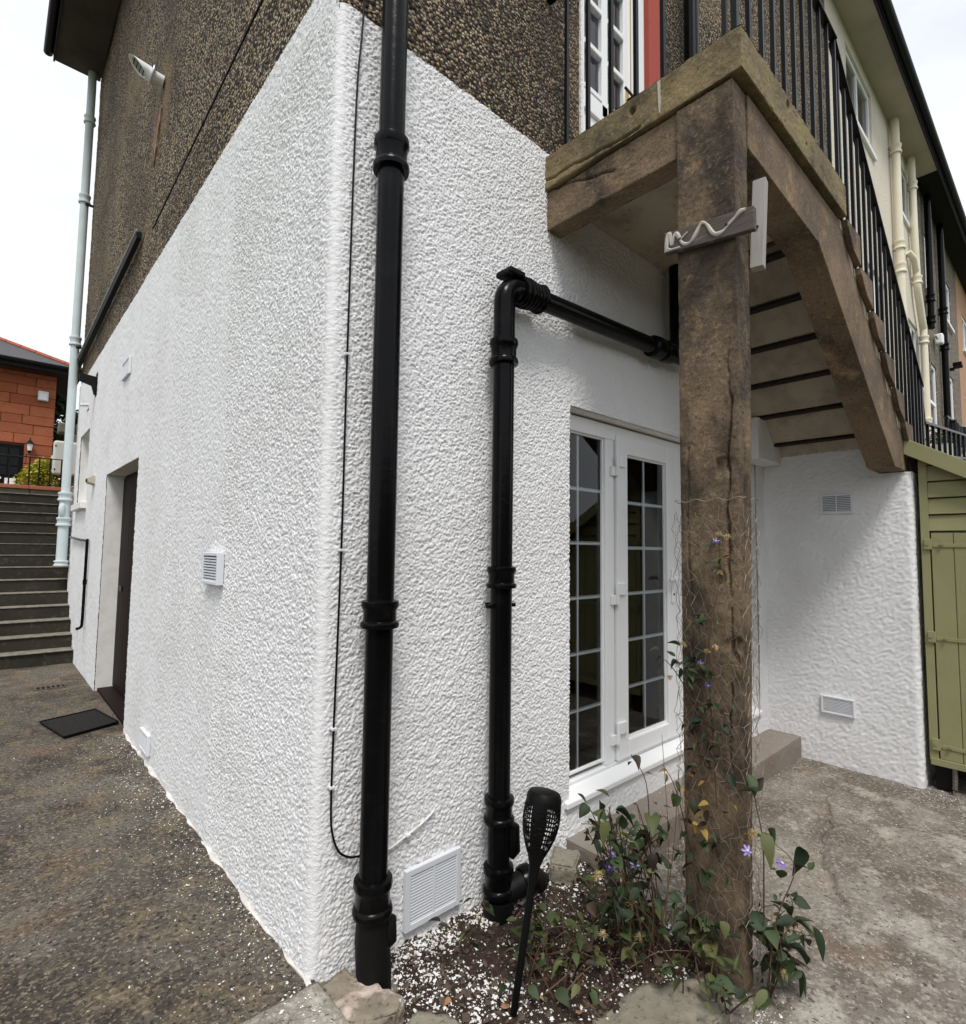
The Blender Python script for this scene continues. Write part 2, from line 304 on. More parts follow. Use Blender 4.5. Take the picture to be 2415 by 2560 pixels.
M['orange'] = pmat('orange_painted_render', (0.42, 0.25, 0.15), 0.85, [dict(scale=1.5, lo=0.45, hi=0.7, col=(0.42, 0.20, 0.10), amt=0.6)], [dict(scale=30, d=0.01, s=0.6)])
M['slate'] = pmat('grey_slate', (0.075, 0.075, 0.08), 0.7, [dict(scale=8, lo=0.45, hi=0.7, col=(0.05, 0.052, 0.056), amt=0.8)], [dict(scale=12, d=0.02, s=0.4)])
M['ridge'] = pmat('terracotta_ridge', (0.36, 0.10, 0.055), 0.8, [dict(scale=10, lo=0.5, hi=0.7, col=(0.26, 0.08, 0.05), amt=0.7)])
M['sandstone'] = pmat('red_sandstone', (0.30, 0.092, 0.042), 0.9, [dict(scale=5, lo=0.45, hi=0.7, col=(0.24, 0.072, 0.034), amt=0.8), dict(scale=22, lo=0.58, hi=0.72, col=(0.35, 0.13, 0.07), amt=0.5)], [dict(scale=18, d=0.02, s=0.5)], rnd_col=[(0.26, 0.078, 0.036), (0.30, 0.092, 0.042), (0.335, 0.108, 0.05)])
M['mortar'] = pmat('dark_mortar', (0.16, 0.06, 0.035), 0.95)
M['coping'] = pmat('red_coping', (0.34, 0.12, 0.07), 0.85, [dict(scale=6, lo=0.5, hi=0.7, col=(0.25, 0.09, 0.06), amt=0.7)])
M['grey_stone'] = pmat('grey_wall_stone', (0.16, 0.148, 0.115), 0.92, [dict(scale=5, lo=0.45, hi=0.7, col=(0.10, 0.092, 0.07), amt=0.8)], [dict(scale=20, d=0.012, s=0.6)])
M['lamp_glass'] = pmat('frosted_lamp_glass', (0.72, 0.74, 0.76), 0.3, spec=0.5)
M['grass'] = pmat('garden_grass', (0.06, 0.085, 0.025), 0.95, [dict(scale=3, lo=0.45, hi=0.7, col=(0.04, 0.06, 0.02), amt=0.8)], [dict(scale=25, d=0.03, s=0.6)])
M['room'] = pmat('dim_interior', (0.06, 0.056, 0.052), 0.9)
M['mat'] = pmat('black_rubber_mat', (0.012, 0.011, 0.010), 0.9, [dict(scale=60, lo=0.5, hi=0.7, col=(0.035, 0.032, 0.028), amt=0.7)], [dict(kind='voro', scale=70, d=0.006, s=0.8)])
M['terrace'] = pmat('terrace_paving', (0.22, 0.195, 0.16), 0.93, [dict(scale=3, lo=0.45, hi=0.7, col=(0.15, 0.135, 0.11), amt=0.8)], [dict(scale=40, d=0.006, s=0.5)])
M['dead'] = pmat('dead_leaf', (0.42, 0.20, 0.09), 0.85, rnd_col=[(0.34, 0.17, 0.09), (0.22, 0.11, 0.06), (0.36, 0.24, 0.15)])
M['stem'] = pmat('brown_stem', (0.075, 0.040, 0.026), 0.85, [dict(scale=20, lo=0.5, hi=0.7, col=(0.12, 0.075, 0.045), amt=0.7)])
M['twig'] = pmat('dry_straw_twig', (0.13, 0.085, 0.05), 0.9)
M['petal'] = pmat('violet_petal', (0.22, 0.13, 0.56), 0.7, rnd_col=[(0.15, 0.09, 0.36), (0.34, 0.29, 0.60)])
M['petal_mid'] = pmat('cream_flower_centre', (0.75, 0.68, 0.52), 0.8)
M['seed'] = pmat('straw_seed_filament', (0.44, 0.33, 0.13), 0.85, rnd_col=[(0.36, 0.25, 0.09), (0.55, 0.44, 0.22)])
M['pot'] = pmat('pale_glazed_pot', (0.55, 0.53, 0.50), 0.5)
M['curtain'] = pmat('grey_net_curtain', (0.35, 0.37, 0.42), 0.9)

def leafmat(name, cols, rough=0.5):
    m = pmat(name, cols[0], rough, [dict(scale=30, lo=0.5, hi=0.75, col=tuple(c*0.72 for c in cols[0]), amt=0.5)], [dict(scale=90, d=0.002, s=0.5)], spec=0.4, rnd_col=cols)
    nt = m.node_tree; b = nt.nodes['Principled BSDF']; out = nt.nodes['Material Output']
    tr = nt.nodes.new('ShaderNodeBsdfTranslucent'); mx = nt.nodes.new('ShaderNodeMixShader'); mx.inputs[0].default_value = 0.18
    nt.links.new(b.inputs['Base Color'].links[0].from_socket, tr.inputs[0])
    nt.links.new(b.outputs[0], mx.inputs[1]); nt.links.new(tr.outputs[0], mx.inputs[2]); nt.links.new(mx.outputs[0], out.inputs[0])
    return m
M['leaf'] = leafmat('dark_green_leaf', [(0.016, 0.030, 0.014), (0.030, 0.055, 0.022), (0.055, 0.085, 0.032), (0.022, 0.038, 0.018)])
M['leaf_light'] = leafmat('olive_green_leaf', [(0.075, 0.095, 0.030), (0.115, 0.125, 0.042), (0.05, 0.085, 0.028), (0.15, 0.15, 0.06)])
M['leaf_yellow'] = leafmat('yellowing_leaf', [(0.34, 0.24, 0.05), (0.42, 0.22, 0.06), (0.30, 0.28, 0.07)])
M['leaf_dead'] = leafmat('withered_dark_leaf', [(0.018, 0.014, 0.010), (0.035, 0.025, 0.016), (0.06, 0.04, 0.022)])
M['leaf_gold'] = leafmat('golden_leaf', [(0.34, 0.34, 0.03), (0.46, 0.42, 0.05), (0.20, 0.26, 0.03), (0.10, 0.16, 0.03)])
M['leaf_tree'] = leafmat('tree_leaf', [(0.03, 0.055, 0.02), (0.055, 0.085, 0.03), (0.04, 0.07, 0.025)])

def glassmat():
    m = bpy.data.materials.new('window_glass'); m.use_nodes = True; nt = m.node_tree; n = nt.nodes; n.clear(); L = nt.links
    out = n.new('ShaderNodeOutputMaterial'); mx = n.new('ShaderNodeMixShader'); fr = n.new('ShaderNodeFresnel'); fr.inputs[0].default_value = 1.5
    gl = n.new('ShaderNodeBsdfGlossy'); gl.inputs['Roughness'].default_value = 0.015; tr = n.new('ShaderNodeBsdfTransparent'); tr.inputs[0].default_value = (0.70, 0.74, 0.75, 1)
    L.new(fr.outputs[0], mx.inputs[0]); L.new(tr.outputs[0], mx.inputs[1]); L.new(gl.outputs[0], mx.inputs[2]); L.new(mx.outputs[0], out.inputs[0])
    return m
M['glass'] = glassmat()

# ------------------------------------------------------------------ setting: ground, path, patio
def ground_patch(name, mat, x0, x1, y0, y1, zf, step, amp=0.006, wl=0.35):
    def pos(U, V):
        z = zf(U, V) + amp*(N3(U, V, wl)-0.5)*2 + amp*0.5*(N2(U, V, wl*0.3)-0.5)
        return np.stack([U, V, z], -1)
    o = np_obj(name, [grid_mesh(lin(x0, x1, step), lin(y0, y1, step), pos)], mat); o['kind'] = 'structure'; return o

g = MB(); g.add([(-400, -400, -0.45), (400, -400, -0.45), (400, 400, -0.45), (-400, 400, -0.45)], [(0, 1, 2, 3)])
g.obj('ground', M['grass'], kind='structure')
def pathz(x, y):
    return np.where(x > -0.05, -0.0, 0.0) + 0.0*x
ground_patch('path', M['path'], -5.0, 0.02, -4.2, 7.05, lambda x, y: 0*x, 0.05, 0.004)
def patz(x, y):
    t = np.clip((x-0.02)/0.45, 0, 1)
    z = -0.015 + t*(-0.09) - 0.055*np.clip((x-1.0)/3.2, 0, 1)
    near = np.clip((-y-1.25)/0.8, 0, 1)*np.clip((0.9-x)/0.9, 0, 1)
    return z + near*0.07
def patio_pos(U, V):
    z = patz(U, V) + 0.005*(N3(U, V, 0.5)-0.5)*2 + 0.004*(N2(U, V, 0.12)-0.5)
    # one meandering crack running out from the step
    cy = np.interp(U, [2.2, 2.31, 2.44, 2.64, 3.02, 3.6], [-1.06, -0.994, -0.925, -0.842, -0.789, -0.614])+0.05*(N1(U+3, U*0+2, 0.09)-0.5)+0.025*(N2(U+1, U*0+5, 0.03)-0.5)
    d = np.abs(V-cy); z = z - 0.022*np.exp(-(d/(0.007+0.012*(U < 2.55)))**2)*((U > 2.2) & (U < 3.6))
    return np.stack([U, V, z], -1)
us = np.concatenate([lin(0.02, 1.6, 0.03)[:-1], lin(1.6, 3.7, 0.012)[:-1], lin(3.7, 9.0, 0.08)])
o = np_obj('patio', [grid_mesh(us, np.concatenate([lin(-4.2, -1.15, 0.04)[:-1], lin(-1.15, -0.45, 0.008)[:-1], lin(-0.45, 0.05, 0.03)]), patio_pos)], M['patio']); o['kind'] = 'structure'

# ------------------------------------------------------------------ the house
house = thing('house', (0, 0, 0), 'tall end house with white roughcast below and brown pebbledash above', 'house')
RAD = 0.028; AA = RAD*math.pi/4
def wrap_pos(Sv, Zv, amp=1.0, topz=None):
    t = np.clip((Sv+AA)/(2*AA), 0, 1)*math.pi/2
    x = np.where(Sv < -AA, 0, np.where(Sv > AA, RAD+(Sv-AA), RAD-RAD*np.cos(t)))
    y = np.where(Sv < -AA, RAD+(-Sv-AA), np.where(Sv > AA, 0, RAD-RAD*np.sin(t)))
    h = rough_h(Sv+20, Zv+5, amp)*np.clip(0.30+np.abs(Sv)/0.09, 0, 1)
    nx, ny = -np.cos(t), -np.sin(t)
    wob = 0.003*(N2(Sv+3, Zv*0+1, 0.05)-0.5)*2 if topz else 0
    z = np.where(Zv > topz-0.001, Zv+wob, Zv) if topz else Zv
    return np.stack([x+nx*h, y+ny*h, z], -1)
def s_of_y(y): return -(y-RAD+AA)
def s_of_x(x): return x-RAD+AA
TA, TB = 3.91, 3.735            # paint line heights on the two faces
XJ = 1.452                      # left jamb of the french doors
parts = []
nearL = s_of_y(1.2)
parts.append(grid_mesh(np.concatenate([lin(nearL, -AA, 0.0042)[:-1], np.linspace(-AA, AA, 9)[:-1], lin(AA, s_of_x(XJ), 0.0039)]), lin(-0.16, TB, 0.0040), lambda U, V: wrap_pos(U, V, 1, TB)))
np_obj('white_wall', parts, M['white_near'], house)
parts = []
def A(y0, y1, z0, z1, st, top=False, amp=1.0):
    parts.append(grid_mesh(lin(s_of_y(y0), s_of_y(y1), st)[::-1], lin(z0, z1, st), lambda U, V: wrap_pos(U, V, amp, TA if top else None)))
A(0.028, 1.2, TB-0.004, TA, 0.0065, True)
A(1.2, 2.4, -0.1, TA, 0.0068, True)
A(2.4, 3.485, -0.1, TA, 0.011, True)
A(3.485, 5.145, 2.29, TA, 0.018, True)
A(5.145, 6.74, -0.1, TA, 0.018, True)
A(6.74, 7.66, -0.1, 2.05, 0.022, False); A(6.74, 7.66, 3.06, TA, 0.022, True)
A(7.66, 8.2, -0.1, TA, 0.022, True)
np_obj('white_wall', parts, M['white_near'], house)
parts = []
def Bp(x0, x1, z0, z1, st, amp=1.0, top=None):
    parts.append(grid_mesh(lin(s_of_x(x0), s_of_x(x1), st), lin(z0, z1, st), lambda U, V: wrap_pos(U, V, amp, top)))
Bp(XJ, 4.25, 2.355, TB, 0.0065)
Bp(XJ, 4.25, -0.12, 0.165, 0.009)
Bp(4.03, 4.25, 0.165, 2.355, 0.015)
np_obj('white_wall', parts, M['white_near'], house)
# solid masonry behind the render
mb = MB()
for (y0, y1, z0, z1) in ((0.0, 3.485, -0.2, TA-0.01), (3.485, 5.145, 2.29, TA-0.01), (5.145, 6.74, -0.2, TA-0.01), (6.74, 7.66, -0.2, 2.05), (6.74, 7.66, 3.06, TA-0.01), (7.66, 8.2, -0.2, TA-0.01)):
    mb.box(0.002, 0.24, y0+0.03 if y0 == 0 else y0, y1, z0, z1)
for (x0, x1, z0, z1) in ((0.03, XJ, -0.2, TB-0.01), (XJ, 4.03, 2.352, TB-0.01), (XJ, 4.03, -0.2, 0.165), (4.03, 4.6, -0.2, TB-0.01)):
    mb.box(x0 if x0 > 0.1 else 0.242, x1, 0.002, 0.24, z0, z1)
mb.obj('masonry', M['white_plain'], house)
# irregular mortar fillet along the foot of the side wall
pth = []; rs = []
for i in range(90):
    y = -0.02+i*0.039
    pth.append((-0.006+0.006*math.sin(i*0.37)+0.005*math.sin(i*1.1), y, -0.002+0.003*math.sin(i*.9))); rs.append(0.011+0.004*math.sin(i*0.53)+rnd.uniform(-.002, .003))
MB().tube(pth, rs, 7).obj('mortar_fillet', pmat('pinkish_painted_mortar', (0.60, 0.55, 0.51), 0.85, [dict(scale=14, lo=0.45, hi=0.65, col=(0.76, 0.75, 0.73))], [dict(scale=60, d=0.006, s=0.6)]), house, smooth=True)

# upper pebbledash walls
def peb_h(u, v): return 0.006*N1(u+9, v+3, 0.015)+0.004*N2(u, v, 0.028)+0.012*(N4(u, v, 0.8)-0.5)
def peb_A(U, V): return np.stack([0.0145-peb_h(U, V), U, V], -1)
def peb_B(U, V): return np.stack([U, 0.0145-peb_h(U+40, V), V], -1)
EZ = 8.82
np_obj('pebbledash_wall', [grid_mesh(lin(0.0, 4.2, 0.014), lin(TA-0.03, 6.2, 0.014), peb_A), grid_mesh(lin(4.2, 8.2, 0.03), lin(TA-0.03, 6.2, 0.03), peb_A), grid_mesh(lin(0, 8.2, 0.035), lin(6.2, EZ, 0.035), peb_A)], M['pebble'], house)
DX0, DX1, DZ0, DZ1 = 1.58, 2.32, 3.70, 5.85
np_obj('pebbledash_wall', [grid_mesh(lin(0.0, DX0, 0.011), lin(TB-0.03, 5.4, 0.011), peb_B), grid_mesh(lin(0.0, 2.49, 0.03), lin(5.85, EZ, 0.03), peb_B), grid_mesh(lin(0.0, DX0, 0.02), lin(5.4, 5.85, 0.02), peb_B),
    grid_mesh(lin(2.49, 4.6, 0.016), lin(3.5, 6.2, 0.016), peb_B), grid_mesh(lin(4.6, 6.55, 0.03), lin(1.9, 6.2, 0.03), peb_B), grid_mesh(lin(2.49, 6.55, 0.03), lin(6.2, EZ, 0.03), peb_B)], M['pebble'], house)
mb = MB(); mb.box(0.022, 0.24, 0.024, 8.2, TA-0.01, EZ)
for (x0, x1, z0, z1) in ((0.242, DX0, TB-0.01, EZ), (DX0, 2.49, DZ1, EZ), (2.49, 6.55, TB-0.01, EZ), (4.6, 6.55, 1.5, TB-0.01)):
    mb.box(x0, x1, 0.024, 0.24, z0, z1)
mb.box(6.0, 6.55, 0.24, 8.2, 1.5, EZ)
mb.box(0.242, 6.0, 7.9, 8.2, 0, EZ)
mb.obj('masonry', M['pebble'], house)
# bare patch where the dash has fallen off
def patch_pos(U, V):
    return np.stack([-0.012-0.004*N2(U, V, 0.03), U, V], -1)
mb = MB(); pp = [(3.40, 5.42), (3.37, 5.38), (3.42, 5.26), (3.47, 5.20), (3.50, 5.10), (3.59, 4.95), (3.57, 5.06), (3.61, 5.15), (3.59, 5.24), (3.50, 5.30)]
mb.prism(pp, 0, -0.006, 0.010); mb.obj('bare_brick_patch', pmat('bare_orange_brick', (0.24, 0.14, 0.09), 0.9, [dict(scale=14, lo=0.45, hi=0.65, col=(0.42, 0.30, 0.22))], [dict(scale=30, d=0.006, s=0.6)]), house)
# eaves
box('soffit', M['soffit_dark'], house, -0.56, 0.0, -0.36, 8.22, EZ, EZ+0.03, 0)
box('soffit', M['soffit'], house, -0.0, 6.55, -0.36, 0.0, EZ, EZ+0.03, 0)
box('fascia', M['gutter'], house, -0.585, -0.562, -0.38, 8.22, EZ-0.03, EZ+0.16, 0.003)
box('fascia', M['gutter'], house, -0.56, 6.55, -0.385, -0.362, EZ-0.03, EZ+0.16, 0.003)
def gutter(name, p0, p1, r, mat, parent):
    a, b = Vector(p0), Vector(p1); t = (b-a).normalized(); u = t.cross(Vector((0, 0, 1))).normalized(); mb = MB(); vs = []
    for p in (a, b):
        for k in range(9):
            an = math.pi*k/8; vs.append(p + r*math.cos(an)*u - Vector((0, 0, r*math.sin(an))))
        for k in range(9):
            an = math.pi*(8-k)/8; vs.append(p + (r-0.005)*math.cos(an)*u - Vector((0, 0, (r-0.005)*math.sin(an))))
    n = 18; fs = [tuple(range(n)), tuple(range(2*n-1, n-1, -1))]+[(i, (i+1) % n, (i+1) % n+n, i+n) for i in range(n)]
    mb.add(vs, fs); return mb.obj(name, mat, parent, smooth=True)
gutter('gutter', (-0.645, -0.4, EZ+0.10), (-0.645, 8.26, EZ+0.10), 0.058, M['gutter'], house)
gutter('gutter', (-0.6, -0.445, EZ+0.10), (6.55, -0.445, EZ+0.10), 0.058, M['gutter'], house)
mb = MB(); mb.add([(-0.62, -0.42, EZ+0.13), (6.55, -0.42, EZ+0.13), (6.55, 8.3, EZ+0.13), (-0.62, 8.3, EZ+0.13), (3.2, 3.4, EZ+2.9), (6.55, 3.4, EZ+2.9), (3.2, 4.6, EZ+2.9), (6.55, 4.6, EZ+2.9)],
    [(0, 1, 5, 4), (0, 4, 6, 3), (3, 6, 7, 2), (4, 5, 7, 6), (0, 3, 2, 1), (1, 2, 7, 5)]); mb.obj('roof', M['slate'], house)

# french doors -------------------------------------------------------
FY = 0.075
fr = MB()
fr.box(XJ, 1.50, FY, FY+0.07, 0.165, 2.34)                       # left stile (mostly behind the reveal)
for (x0, x1) in ((1.905, 2.000), (3.478, 3.575), (3.98, 4.03)): fr.box(x0, x1, FY, FY+0.07, 0.245, 2.245)
fr.box(1.50, 4.03, FY, FY+0.07, 2.245, 2.34); fr.box(1.50, 4.03, FY, FY+0.07, 0.165, 0.245)
fd = fr.obj('french_door', M['upvc'], house, bevel=0.006)
sl = MB(); sl.prism([(-0.030, 0.172), (-0.030, 0.202), (FY-0.003, 0.228), (FY-0.003, 0.172)], 0, XJ-0.04, 4.03); sl.obj('sill', M['upvc'], fd, bevel=0.004)
def glazed(x0, x1, z0, z1, cols, rows, y, leafframe=None):
    # x0..x1, z0..z1 is the glass area
    bead = MB(); w = 0.016
    bead.box(x0-w, x0, y-0.004, y+0.014, z0-w, z1+w); bead.box(x1, x1+w, y-0.004, y+0.014, z0-w, z1+w)
    bead.box(x0, x1, y-0.004, y+0.014, z0-w, z0); bead.box(x0, x1, y-0.004, y+0.014, z1, z1+w)
    bead.obj('glazing_bead', M['upvc'], fd, bevel=0.003)
    cw = (x1-x0)/cols; rh = (z1-z0)/rows
    for c in range(1, cols): box('glazing_bar', M['bar'], fd, x0+c*cw-0.0115, x0+c*cw+0.0115, y+0.012, y+0.022, z0, z1, 0.002)
    for r in range(1, rows):
        for c in range(cols): box('glazing_bar', M['bar'], fd, x0+c*cw+(0.0122 if c else 0), x0+(c+1)*cw-(0.0122 if c < cols-1 else 0), y+0.012, y+0.022, z0+r*rh-0.0115, z0+r*rh+0.0115, 0.002)
    for c in range(cols):
        for r in range(rows):
            mb = MB(); a, b = x0+c*cw+0.001, x0+(c+1)*cw-0.001; p, q = z0+r*rh+0.001, z0+(r+1)*rh-0.001
            mb.add([(a, y+0.010, p), (b, y+0.010, p), (b, y+0.010, q), (a, y+0.010, q)], [(0, 1, 2, 3)]); mb.obj('pane', M['glass'], fd)
glazed(1.447, 1.895, 0.285, 2.235, 2, 6, FY+0.02)
for (x0, x1) in ((2.010, 2.738), (2.744, 3.470)):
    lf = MB(); w = 0.118
    lf.box(x0, x0+w, FY-0.018, FY+0.06, 0.252, 2.285); lf.box(x1-w, x1, FY-0.018, FY+0.06, 0.252, 2.285)
    lf.box(x0+w, x1-w, FY-0.018, FY+0.06, 2.285-w, 2.285); lf.box(x0+w, x1-w, FY-0.018, FY+0.06, 0.252, 0.252+w-0.012)
    lf.obj('door_leaf', M['upvc'], fd, bevel=0.006)
    glazed(x0+w+0.004, x1-w-0.004, 0.372, 2.155, 2, 6, FY+0.004)
glazed(3.59, 3.965, 0.285, 2.235, 2, 6, FY+0.02)
for z in (0.42, 1.27, 2.08):
    h = MB(); h.box(1.955, 1.998, FY-0.016, FY-0.001, z-0.065, z-0.005); h.box(2.012, 2.085, FY-0.036, FY-0.019, z-0.005, z+0.065)
    h.tube([(2.003, FY-0.024, z-0.065), (2.003, FY-0.024, z+0.065)], 0.012, 10); h.obj('hinge', M['upvc'], fd, bevel=0.003)
h = MB(); h.box(2.662, 2.700, FY-0.032, FY-0.019, 1.18, 1.42); h.box(2.655, 2.70, FY-0.062, FY-0.031, 1.335, 1.365); h.box(2.57, 2.70, FY-0.074, FY-0.058, 1.338, 1.362)
h.obj('door_handle', M['upvc'], fd, bevel=0.005)
kh = MB(); kh.tube([(2.681, FY-0.036, 1.24), (2.681, FY-0.030, 1.24)], 0.008, 10); kh.obj('keyhole', M['black_matte'], fd)
# room behind the glass
rm = MB()
for b_ in ((1.30, 4.6, 3.4, 3.5, -0.05, 2.8), (1.20, 1.30, 0.25, 3.5, -0.05, 2.8), (4.5, 4.6, 0.25, 3.4, -0.05, 2.8), (1.3, 4.5, 0.25, 3.4, -0.05, 0.02), (1.3, 4.5, 0.25, 3.4, 2.7, 2.8)): rm.box(*b_)
rm.obj('room_interior', M['room'], house)
# side door ------------------------------------------------------------
sd = MB(); sd.box(0.165, 0.215, 3.485, 5.145, -0.02, 2.29); sd = sd.obj('door', M['door_brown'], house)
tag(sd, 'dark brown panelled door set deep in the side wall')
for i in range(11): box('plank', M['door_brown'], sd, 0.150, 0.166, 3.50+i*0.149, 3.50+i*0.149+0.142, 0.04, 2.26, 0.003)
box('letter_plate', M['black_metal'], sd, 0.138, 0.149, 4.85, 5.02, 1.05, 1.11, 0.003)
box('threshold', M['door_brown'], sd, 0.02, 0.16, 3.485, 5.145, -0.01, 0.03, 0.004)
rv = MB(); rv.box(0.0, 0.164, 5.146, 5.16, -0.1, 2.29); rv.box(0.0, 0.164, 3.47, 3.484, -0.1, 2.29); rv.box(0.0, 0.164, 3.47, 5.16, 2.291, 2.305)
rv.obj('reveal', M['white_far'], house)
# side window
sw = MB(); sw.box(0.12, 0.17, 6.74, 7.66, 2.09, 2.14); sw.box(0.12, 0.17, 6.74, 7.66, 3.0, 3.06); sw.box(0.12, 0.17, 6.74, 6.80, 2.14, 3.0); sw.box(0.12, 0.17, 7.60, 7.66, 2.14, 3.0)
sw = sw.obj('window', M['upvc'], house, bevel=0.004)
MB().add([(0.145, 7.60, 2.14), (0.145, 6.80, 2.14), (0.145, 6.80, 3.0), (0.145, 7.60, 3.0)], [(0, 1, 2, 3)]).obj('pane', M['glass'], sw)
box('sill', M['white_plain'], sw, -0.07, 0.118, 6.66, 7.72, 2.0, 2.085, 0.006)
box('backing', M['room'], sw, 0.2, 0.23, 6.7, 7.7, 2.0, 3.1, 0)
# upper door on the landing
UY = 0.10
uf = MB(); uf.box(DX0, DX0+0.06, UY-0.03, UY+0.06, 3.66, DZ1); uf.box(DX1-0.06, DX1, UY-0.03, UY+0.06, 3.66, DZ1); uf.box(DX0+.06, DX1-0.06, UY-0.03, UY+0.06, DZ1-0.08, DZ1)
ud = uf.obj('panelled_door', M['upvc'], house, bevel=0.005)
tag(ud, 'white glazed panel door at the top of the outside stair')
X0, X1 = DX0+0.064, DX1-0.064; px = [(X0+0.085, X0+0.272), (X0+0.340, X1-0.085)]
ZP = [4.52+0.305*i for i in range(5)]
lf = MB(); lf.box(X0, X0+0.085, UY, UY+0.045, 3.68, DZ1-0.09); lf.box(X1-0.085, X1, UY, UY+0.045, 3.68, DZ1-0.09); lf.box(px[0][1], px[1][0], UY, UY+0.045, 4.40, DZ1-0.09)
lf.box(X0+0.085, X1-0.085, UY, UY+0.045, 3.68, 3.90); lf.box(X0+0.085, X1-0.085, UY, UY+0.045, 4.36, 4.52-0.03)
lf.box(X0+0.085, X1-0.085, UY+0.018, UY+0.035, 3.90, 4.36)
for (a, b) in px:
    for i, z in enumerate(ZP):
        lf.box(a, b, UY-0.004, UY+0.04, z-0.03, z+0.008)
lf.obj('door_leaf', M['upvc'], ud, bevel=0.006)
for (a, b) in px:
    for z in ZP[:4]:
        MB().add([(a, UY+0.03, z+0.006), (b, UY+0.03, z+0.006), (b, UY+0.03, z+0.277), (a, UY+0.03, z+0.277)], [(0, 1, 2, 3)]).obj('pane', M['glass'], ud)
box('net_curtain', M['curtain'], ud, DX0+0.05, DX1-0.05, UY+0.10, UY+0.11, 4.4, 5.8, 0)
box('handle_plate', M['brass'], ud, X1-0.065, X1-0.03, UY-0.008, UY-0.001, 4.56, 4.76, 0.002)
MB().tube([(X1-0.047, UY-0.006, 4.68), (X1-0.047, UY-0.05, 4.68), (X1-0.15, UY-0.055, 4.68)], 0.009, 8).obj('door_handle', M['black_metal'], ud, smooth=True)
box('weather_strip', M['brass'], ud, X1+0.002, X1+0.010, UY-0.004, UY, 3.7, 5.75, 0)
box('reveal', M['upvc'], house, DX1+0.001, DX1+0.03, 0.032, 0.2, 3.68, DZ1, 0)
box('red_painted_jamb', M['red'], house, DX1+0.001, 2.489, -0.010, 0.030, 3.68, DZ1, 0.002)
rv = MB(); rv.box(DX0-0.02, DX0-0.001, 0.0, 0.24, 3.66, DZ1); rv.box(DX0-0.02, DX1, 0.0, 0.24, DZ1+0.001, DZ1+0.02); rv.obj('reveal', M['white_far'], house)

# ------------------------------------------------------------------ outside staircase
st = thing('outside_staircase', (1.3, -0.5, 0), 'weathered brown concrete landing and stair carried on a square post', 'staircase')
LT = 3.70
def conc_panel_box(name, mat, x0, x1, y0, y1, z0, z1, step, parent, crack=None, amp=0.004, faces='xXyYzZ'):
    P = []
    def disp(u, v, seed): return amp*0.5*(N2(u+seed, v, 0.045)-0.5) + amp*0.5*(N3(u, v+seed, 0.2)-0.5) + amp*0.5*(N1(u, v+seed, 0.013)-0.5)
    def edge(U, V, a, b, c, d):   # rounded, chipped arrises
        e = np.minimum(np.minimum(U-a, b-U), np.minimum(V-c, d-V)); r = 0.003+0.016*np.clip(N2(U+7, V+2, 0.05)-0.55, 0, 1)
        return np.where(e < r, r-np.sqrt(np.clip(r*r-(r-e)**2, 0, None)), 0)*0.55
    def fx(x, sgn, seed):
        def f(U, V):
            d = disp(U, V, seed)-edge(U, V, y0, y1, z0, z1)
            if crack: d = d - crack(U, V, 'x' if sgn < 0 else 'X')
            return np.stack([x+sgn*d, U, V], -1)
        return f
    def fy(y, sgn, seed):
        def f(U, V):
            d = disp(U, V, seed)-edge(U, V, x0, x1, z0, z1)
            if crack: d = d - crack(U, V, 'y' if sgn < 0 else 'Y')
            return np.stack([U, y+sgn*d, V], -1)
        return f
    def fz(z, sgn, seed):
        return lambda U, V: np.stack([U, V, z+sgn*(disp(U, V, seed)-edge(U, V, x0, x1, y0, y1))], -1)
    X, Y, Z = lin(x0, x1, step), lin(y0, y1, step), lin(z0, z1, step)
    if 'x' in faces: P.append(grid_mesh(Y[::-1], Z, fx(x0, -1, 3)))
    if 'X' in faces: P.append(grid_mesh(Y, Z, fx(x1, 1, 5)))
    if 'y' in faces: P.append(grid_mesh(X, Z, fy(y0, -1, 7)))
    if 'Y' in faces: P.append(grid_mesh(X[::-1], Z, fy(y1, 1, 9)))
    if 'z' in faces: P.append(grid_mesh(X[::-1], Y, fz(z0, -1, 11)))
    if 'Z' in faces: P.append(grid_mesh(X, Y, fz(z1, 1, 13)))
    return np_obj(name, P, mat, parent)
def post_crack(U, V, face):
    d = 0*U
    n = N1(V+2, V*0+0.3, 0.05)-0.5; n2 = N2(V+8, V*0+0.7, 0.18)-0.5
    if face == 'x':
        c = -0.985 + 0.016*n + 0.022*n2                     # long split beside the front arris
        w = 0.0032+0.010*np.clip(N3(V, V*0+2, 0.11)-0.5, 0, 1)
        d = d + 0.040*np.exp(-((U-c)/(w*0.75))**2)*np.clip((V-0.55)/0.3, 0, 1)*np.clip((2.45-V)/0.5, 0, 1)*np.clip((N2(V+4, V*0+6, 0.06)-0.18)*6, 0, 1)
        c2 = -0.815+0.010*n+0.03*n2
        d = d + 0.012*np.exp(-((U-c2)/0.0035)**2)*((V > 0.9) & (V < 1.98))
        d = d + 0.020*np.clip((N3(U+3, V, 0.09)-0.66)/0.2, 0, 1)*((U < -0.93) & (V > 0.9) & (V < 2.2))
    if face == 'y':
        c = 1.295+0.012*n+0.02*n2; d = d + 0.014*np.exp(-((U-c)/0.004)**2)*((V > 0.7) & (V < 2.1))
        d = d + 0.018*np.clip((N3(U+5, V, 0.08)-0.6)/0.2, 0, 1)*((U < 1.275) & (V > 0.9) & (V < 2.2))
    return d
post_ = conc_panel_box('post', M['concrete_stained'], 1.242, 1.372, -1.022, -0.772, -0.2, 3.500, 0.0048, st, post_crack, 0.005, 'xyXY')
